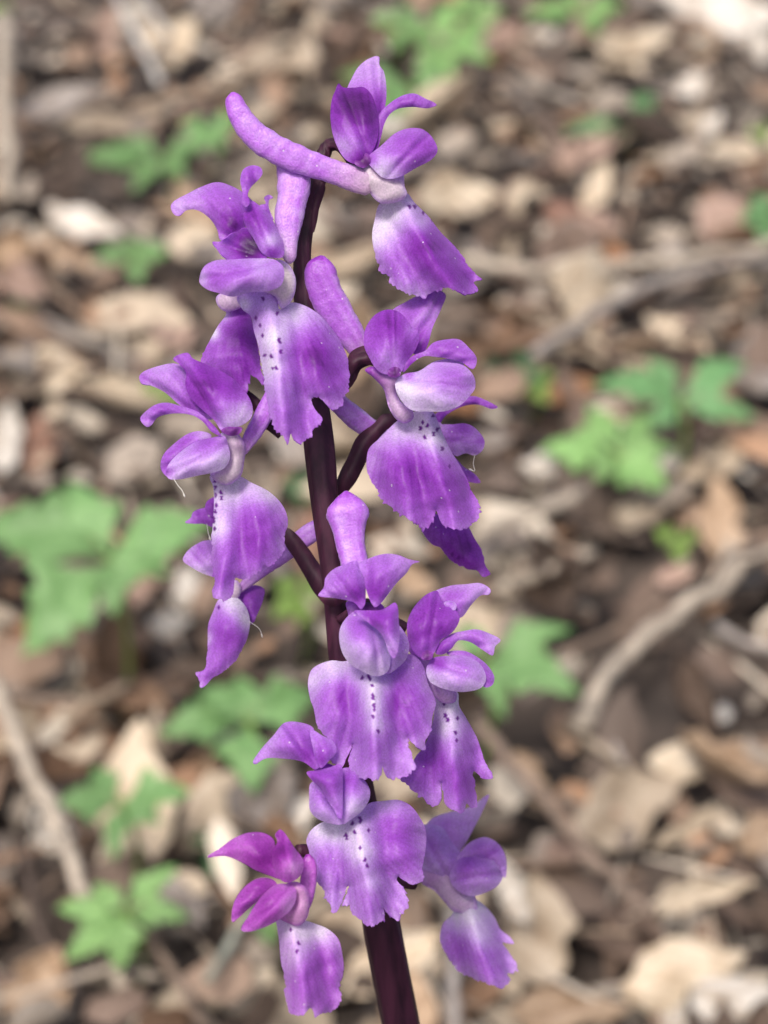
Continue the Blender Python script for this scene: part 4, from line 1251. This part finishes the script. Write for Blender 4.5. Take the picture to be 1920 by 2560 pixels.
f.petal('petal', [(860, 800), (960, 765), (1060, 770), (1080, 820), (980, 850), (880, 840)], 0.2, 0.6, 0.2)
f.petal('petal', [(638, 920), (690, 865), (790, 842), (880, 790), (980, 788), (1080, 808), (1145, 880), (1152, 950), (1120, 1000), (1060, 1060), (960, 1100), (850, 1102), (740, 1092), (665, 1015)], -2.6, 3.4, 0.30, [(900, 1090, 160, -.12), (700, 940, 110, -0.3), (1010, 840, 120, 0.12), (1100, 1000, 90, .08), (720, 870, 50, 0.4), (850, 1060, 120, -.1)])
f.lip([(648, 1165), (730, 1112), (800, 1100), (880, 1105), (910, 1160), (950, 1260), (1000, 1360), (1060, 1460), (1100, 1540), (1140, 1640), (1182, 1730), (1170, 1790), (1110, 1840), (1050, 1860), (980, 1850), (930, 1810), (905, 1750), (885, 1800), (850, 1840), (810, 1862), (780, 1820), (720, 1800), (650, 1760), (560, 1680), (510, 1590), (460, 1500), (455, 1400), (470, 1340), (530, 1280), (600, 1210)], -0.8, 2.0, 0.55,
      [(780, 1180, 130, -0.45), (600, 1270, 120, -0.2), (900, 1300, 100, -0.32), (740, 1480, 160, 0.18), (1050, 1600, 130, 0.15), (480, 1430, 60, -0.12), (820, 1780, 110, .06)], (0.4, -1.6), 0.6,
      [(880, 1130), (815, 1175), (800, 1210), (845, 1195), (885, 1245), (910, 1218), (828, 1268), (940, 1340), (990, 1455)], fold=(840, 1110, 1020, 1850, 1.5))

f.petal('column', [(590, 868), (600, 830), (640, 815), (670, 830), (672, 865), (630, 885)], -3.2, 0.6, 0.78, g=0.15)

# ---- H: flower beside G
f = Flower(*Z5, -4, (900, 1170), ORCHID)
f.throat([(720, 940), (790, 1040), (860, 1120), (930, 1130), (960, 1180), (1000, 1300), (1090, 1360), (1090, 1440), (1000, 1450), (940, 1400), (890, 1290), (850, 1180), (780, 1110), (740, 1030)], 0.8, 1.6, 0.2, 0.45, [(780, 1050, 90, 0.2)])
f.petal('sepal', [(930, 730), (1040, 680), (1140, 670), (1240, 664), (1301, 705), (1290, 735), (1240, 742), (1180, 800), (1110, 885), (1020, 860), (960, 800)], 1.5, 1.4, 0.36, [(1030, 800, 90, 0.15), (1200, 700, 80, -0.05)])
f.petal('hood', [(765, 930), (790, 850), (840, 780), (900, 730), (960, 713), (985, 770), (1040, 800), (1102, 870), (1096, 920), (1050, 985), (985, 1030), (955, 1085), (920, 1135), (870, 1147), (820, 1120), (780, 1050)], -0.6, 2.6, 0.66, [(900, 1080, 70, -0.1), (980, 900, 90, -.04), (1000, 980, 70, 0.08)])
f.petal('petal', [(995, 795), (1040, 775), (1082, 800), (1075, 835), (1030, 830)], -0.2, 0.7, 0.32)
f.petal('sepal', [(948, 1115), (980, 1040), (1050, 990), (1130, 970), (1210, 960), (1280, 980), (1366, 1030), (1332, 1070), (1316, 1127), (1250, 1092), (1170, 1042), (1095, 1032), (1050, 1085), (1000, 1120)], -0.6, 1.3, 0.45, [(980, 1080, 80, 0.2), (1310, 1050, 60, -0.18)])
f.petal('petal', [(1020, 1110), (1130, 1098), (1220, 1140), (1290, 1200), (1327, 1270), (1312, 1320), (1262, 1332), (1220, 1260), (1140, 1180)], -0.8, 1.4, 0.46)
f.petal('petal', [(888, 1230), (905, 1170), (940, 1142), (1040, 1130), (1140, 1130), (1210, 1160), (1260, 1220), (1272, 1290), (1240, 1336), (1150, 1361), (1050, 1356), (950, 1322), (908, 1290)], -2.0, 3.2, 0.26, [(960, 1160, 70, 0.4), (940, 1290, 90, -0.15), (1150, 1340, 100, -0.1), (1150, 1180, 100, 0.14)])
f.lip([(955, 1335), (1000, 1360), (1090, 1365), (1100, 1450), (1140, 1520), (1180, 1590), (1220, 1670), (1250, 1760), (1290, 1850), (1317, 1910), (1300, 1932), (1250, 1920), (1195, 1872), (1200, 1950), (1212, 2030), (1196, 2107), (1150, 2090), (1130, 2132), (1080, 2120), (1012, 2080), (992, 2000), (977, 1940), (980, 2060), (930, 2102), (880, 2050), (810, 1990), (780, 1950), (708, 1920), (740, 1880), (790, 1850), (820, 1780), (870, 1720), (920, 1600), (940, 1480), (930, 1380)], 0.2, 1.6, 0.5,
      [(1030, 1420, 110, -0.45), (1030, 1600, 90, -0.38), (1070, 1750, 60, -0.2), (930, 1800, 110, 0.12), (1160, 1950, 100, 0.2), (1200, 1720, 90, 0.06), (820, 1920, 80, .05)], (0.3, -1.6), 0.6,
      [(1055, 1412), (1056, 1425), (1005, 1440), (1010, 1512), (1027, 1542), (1090, 1535), (1077, 1625), (1083, 1672)], fold=(1040, 1380, 1080, 2100, 1.6))

f.petal('column', [(860, 1150), (865, 1110), (900, 1095), (930, 1110), (925, 1145), (890, 1160)], -2.6, 0.6, 0.78, g=0.15)

# ---- G: flower facing out from the middle of the stem
f = Flower(*Z5, -8, (530, 900), ORCHID)
f.throat([(365, 780), (420, 760), (520, 780), (610, 790), (640, 850), (600, 960), (500, 1020), (400, 1000), (345, 960), (380, 880)], 1.5, 1.6, 0.5, 0.25, [(400, 830, 50, -0.15), (520, 800, 60, 0.4)])
f.spur([(372, 70, 30), (378, 130, 78), (384, 200, 116), (386, 260, 114), (392, 330, 94), (402, 420, 82), (422, 510, 80), (440, 600, 76), (450, 700, 60)], 2.2, 0.42, 0.34, dend=1.0)
f.petal('sepal', [(195, 742), (230, 690), (240, 630), (290, 575), (370, 540), (440, 518), (470, 580), (494, 660), (500, 740), (492, 805), (470, 832), (430, 790), (360, 770), (280, 757)], -0.6, 2.2, 0.47, [(460, 740, 80, 0.22), (300, 640, 90, -0.06)])
f.petal('sepal', [(450, 545), (530, 500), (620, 475), (700, 480), (780, 510), (846, 525), (800, 541), (760, 600), (700, 660), (640, 740), (600, 790), (562, 817), (535, 790), (500, 700), (475, 620)], -0.4, 2.0, 0.47, [(540, 720, 90, 0.25), (700, 550, 90, -0.1)])
f.petal('petal', [(700, 930), (750, 980), (778, 1060), (765, 1140), (700, 1212), (630, 1248), (600, 1180), (640, 1050)], 0.6, 1.8, 0.36, [(700, 1150, 80, -.1)])
f.petal('petal', [(328, 1000), (340, 940), (390, 870), (440, 845), (520, 880), (590, 950), (640, 1060), (660, 1150), (640, 1230), (575, 1262), (480, 1232), (390, 1172), (345, 1100)], -1.0, 4.4, 0.28, [(520, 1240, 120, -.12), (440, 930, 100, 0.22), (370, 1100, 100, -0.15), (560, 1200, 80, -0.05), (350, 960, 50, -0.12)])
f.petal('hood', [(428, 842), (500, 838), (600, 835), (640, 815), (690, 788), (706, 820), (712, 900), (718, 1000), (702, 1110), (680, 1147), (650, 1110), (620, 1030), (580, 970), (520, 920)], -3.4, 2.0, 0.52, [(560, 860, 90, 0.16), (690, 830, 70, 0.08), (660, 1060, 80, -0.18)])
f.lip([(128, 1300), (150, 1222), (190, 1190), (280, 1160), (360, 1165), (450, 1140), (600, 1130), (720, 1130), (790, 1120), (840, 1150), (880, 1220), (900, 1310), (930, 1370), (951, 1430), (935, 1500), (925, 1580), (910, 1640), (882, 1700), (858, 1732), (800, 1690), (760, 1655), (775, 1700), (800, 1780), (817, 1850), (780, 1880), (760, 1910), (680, 1921), (630, 1890), (612, 1848), (600, 1910), (560, 1932), (470, 1925), (430, 1880), (398, 1850), (400, 1770), (417, 1695), (380, 1780), (348, 1842), (290, 1820), (270, 1770), (275, 1720), (220, 1630), (180, 1560), (165, 1470), (143, 1410)], 0.2, 2.2, 0.48,
      [(540, 1300, 120, -0.42), (550, 1450, 90, -0.34), (570, 1580, 70, -0.25), (300, 1190, 120, -0.3), (360, 1400, 110, 0.25), (720, 1420, 120, 0.26), (160, 1300, 70, -0.2), (800, 1600, 80, 0.06), (300, 1700, 90, .08), (860, 1300, 80, -.05)], (0, -1.4), 0.7,
      [(475, 1272), (520, 1264), (526, 1276), (543, 1320), (545, 1382), (548, 1402), (553, 1447), (555, 1475), (545, 1520), (577, 1615)], fold=(540, 1200, 560, 1900, 1.2))

# ---- K: blurred flower low on the far side
f = Flower(*Z6, 16, (1270, 900), ORCHID)
f.dt = -0.08
f.throat([(1110, 800), (1200, 830), (1280, 840), (1320, 920), (1395, 965), (1410, 1050), (1290, 1060), (1235, 1005), (1180, 945), (1110, 900)], 0, 1.8, 0.22, 0.55, [(1170, 870, 60, .2)])
f.petal('sepal', [(1130, 640), (1170, 582), (1250, 550), (1340, 530), (1400, 500), (1462, 458), (1430, 540), (1390, 620), (1340, 710), (1280, 780), (1190, 780), (1130, 720)], 1.6, 1.6, 0.36, [(1200, 650, 90, .06)])
f.petal('hood', [(1110, 620), (1220, 620), (1275, 700), (1320, 760), (1310, 860), (1260, 880), (1195, 860), (1130, 830), (1100, 720)], 0, 2.0, 0.42, [(1200, 800, 60, -.1)])
f.petal('petal', [(1295, 790), (1340, 722), (1390, 686), (1450, 674), (1512, 710), (1548, 780), (1542, 880), (1505, 830), (1440, 790), (1370, 790)], -0.6, 1.6, 0.45)
f.petal('petal', [(1262, 860), (1290, 802), (1350, 766), (1430, 764), (1500, 800), (1533, 860), (1512, 912), (1450, 951), (1370, 972), (1300, 942), (1268, 900)], -1.4, 3.0, 0.42, [(1340, 800, 60, 0.2), (1420, 920, 80, -.08)])
f.lip([(1288, 1032), (1340, 1005), (1392, 990), (1450, 1030), (1490, 1080), (1520, 1140), (1570, 1180), (1586, 1212), (1530, 1208), (1560, 1250), (1592, 1300), (1602, 1350), (1560, 1368), (1572, 1400), (1540, 1432), (1480, 1425), (1420, 1400), (1350, 1380), (1290, 1330), (1240, 1260), (1213, 1190), (1230, 1110), (1275, 1065)], -0.5, 1.6, 0.5, [(1350, 1060, 110, -0.4), (1420, 1180, 60, -0.2), (1300, 1220, 80, 0.15), (1480, 1350, 90, 0.06)], (0.2, -1.4), 0.5, [], jag=4.5, fold=(1360, 1020, 1460, 1400, 1.2))

# ---- J: magenta flower low on the near side
f = Flower(*Z6, -13, (470, 910), ORCHID, mag=0.55, label='deep magenta flower with folded petals')
f.throat([(430, 905), (490, 890), (545, 930), (560, 1000), (545, 1090), (500, 1130), (430, 1110), (385, 1080), (440, 1040), (480, 990)], 0, 2.0, 0.25, 0.55)
f.spur([(545, 760, 26), (552, 830, 34), (545, 920, 36), (530, 1000, 32), (510, 1060, 20)], 2.0, 0.5, 0.35)
f.petal('sepal', [(38, 772), (100, 730), (170, 680), (250, 650), (330, 655), (375, 690), (380, 750), (390, 820), (410, 885), (350, 867), (280, 840), (210, 800), (130, 770)], -0.5, 2.0, 0.52, [(330, 800, 90, 0.2), (210, 730, 60, -0.14)])
f.petal('hood', [(358, 755), (390, 700), (383, 660), (405, 634), (440, 670), (480, 730), (522, 790), (517, 850), (480, 892), (430, 902), (392, 872), (365, 820)], -1.0, 2.4, 0.6, [(470, 830, 60, -0.35), (390, 740, 50, .2)])
f.petal('petal', [(163, 1100), (170, 1010), (220, 930), (300, 880), (370, 888), (390, 920), (300, 990), (240, 1040), (190, 1085)], -0.8, 1.4, 0.5, [(300, 900, 60, 0.1)])
f.petal('petal', [(208, 1142), (240, 1080), (290, 1000), (370, 920), (430, 908), (480, 930), (487, 980), (460, 1040), (400, 1090), (320, 1132), (240, 1152)], -1.8, 2.6, 0.46, [(440, 1010, 70, -0.18), (330, 1000, 70, 0.14)])
f.mag = 0.15
f.lip([(385, 1078), (430, 1080), (520, 1092), (580, 1110), (650, 1140), (700, 1190), (722, 1280), (727, 1360), (702, 1440), (716, 1470), (690, 1540), (650, 1562), (590, 1582), (570, 1548), (520, 1570), (470, 1566), (440, 1510), (418, 1450), (435, 1430), (410, 1310), (400, 1200), (390, 1130)], -0.2, 1.8, 0.46, [(500, 1130, 110, -0.4), (620, 1140, 80, -0.3), (480, 1290, 70, -0.22), (600, 1320, 110, 0.12), (640, 1500, 90, 0.06)], (0.3, -1.4), 0.5, [(460, 1140), (500, 1210), (490, 1250)], jag=4.5, fold=(460, 1100, 540, 1560, 1.4))

# ---- I: lowest flower in front of the stem
f = Flower(*Z6, -8, (720, 560), ORCHID)
f.throat([(580, 300), (640, 290), (720, 330), (780, 420), (780, 520), (700, 580), (620, 540), (580, 440)], 1.5, 1.6, 0.6, 0.1)
f.petal('sepal', [(268, 295), (300, 240), (370, 160), (430, 94), (510, 94), (572, 120), (580, 180), (590, 240), (605, 310), (585, 332), (520, 292), (420, 276), (330, 276), (280, 302)], -0.4, 2.2, 0.46, [(560, 270, 80, 0.22), (380, 200, 90, -0.08)])
f.petal('sepal', [(560, 130), (620, 160), (675, 190), (690, 240), (650, 290), (612, 325), (590, 300), (572, 230)], -0.9, 1.2, 0.44, [(600, 290, 50, .2)])
f.petal('petal', [(715, 330), (770, 325), (820, 370), (858, 430), (857, 480), (820, 540), (760, 588), (715, 608), (690, 540), (700, 430)], -0.8, 3.0, 0.40, [(780, 520, 70, -0.28), (740, 380, 60, 0.14)])
f.petal('petal', [(560, 400), (600, 390), (660, 470), (720, 570), (715, 608), (650, 602), (590, 577), (558, 540), (552, 480)], -0.9, 2.6, 0.36, [(620, 570, 60, -0.15)])
f.petal('hood', [(540, 345), (600, 335), (660, 318), (712, 305), (722, 360), (722, 450), (722, 540), (712, 580), (660, 510), (610, 430), (565, 385)], -2.4, 2.4, 0.55, [(580, 350, 50, 0.12), (690, 500, 60, -0.15)])
f.lip([(538, 690), (560, 640), (610, 602), (690, 580), (760, 560), (820, 530), (860, 500), (930, 490), (1000, 485), (1060, 510), (1110, 570), (1142, 640), (1140, 740), (1125, 830), (1132, 890), (1080, 916), (1030, 892), (1000, 873), (1000, 900), (1040, 940), (1056, 1000), (1030, 1050), (990, 1087), (950, 1060), (932, 1038), (930, 1100), (880, 1117), (820, 1090), (770, 1065), (752, 1020), (722, 1015), (742, 960), (752, 915), (720, 990), (692, 1050), (668, 1057), (650, 1000), (610, 930), (575, 870), (560, 800), (550, 740)], 0.2, 2.2, 0.46,
      [(770, 640, 110, -0.36), (620, 640, 90, -0.3), (820, 760, 70, -0.34), (860, 900, 60, -0.2), (980, 640, 110, 0.16), (650, 780, 80, 0.1), (1060, 800, 80, 0.1), (940, 510, 70, -0.15), (900, 1060, 80, .05)], (0, -1.4), 0.7,
      [(808, 578), (811, 592), (771, 606), (782, 648), (736, 664), (742, 674), (853, 637), (810, 728), (833, 790), (846, 820)], fold=(790, 560, 870, 1100, 1.2))


# ---------------------------------------------------------------- cobweb threads on the flowers
def thread_mat():
    m, nt, N, Lk, bs = new_mat('cobweb_silk')
    bs.inputs['Base Color'].default_value = (0.7, 0.68, 0.62, 1)
    bs.inputs['Roughness'].default_value = 0.4
    return m


M_SILK = thread_mat()


def strand(pts, org, s, d, label, r=0.00003, bead=True):
    q = catmull(np.asarray(pts, float) * s + np.asarray(org, float), False, 4)
    ctr = P(q[:, 0], q[:, 1], np.full(len(q), D0 + d / 1000))
    rad = [r] * len(ctr)
    if bead:
        for k, m in ((-1, 0.6), (-2, 2.6), (-3, 2.2)):
            rad[k] = r * m
    V, F = sweep(ctr, rad, 6)
    c = ctr[0]
    o = mesh_obj('cobweb_thread', V - c, F, M_SILK)
    o.location = c
    tag(o, label, 'cobweb', 'cobweb threads on the orchid')


strand([(262, 846), (290, 890), (315, 920), (332, 962)], *Z4, -7.5, 'short cobweb thread with a bead hanging below the boat-shaped petal')
strand([(1150, 1380), (1140, 1440), (1148, 1485), (1110, 1470)], *Z3, 3, 'wispy cobweb thread under the petal edge of a half-hidden flower', 0.000035)
strand([(470, 1130), (480, 1190), (495, 1235)], *Z4, 4, 'cobweb tuft between the petals of the hanging flower', 0.00004)
strand([(740, 1745), (800, 1790), (820, 1845)], *Z4, 5, 'fine cobweb thread trailing from the hanging flower', 0.00003)
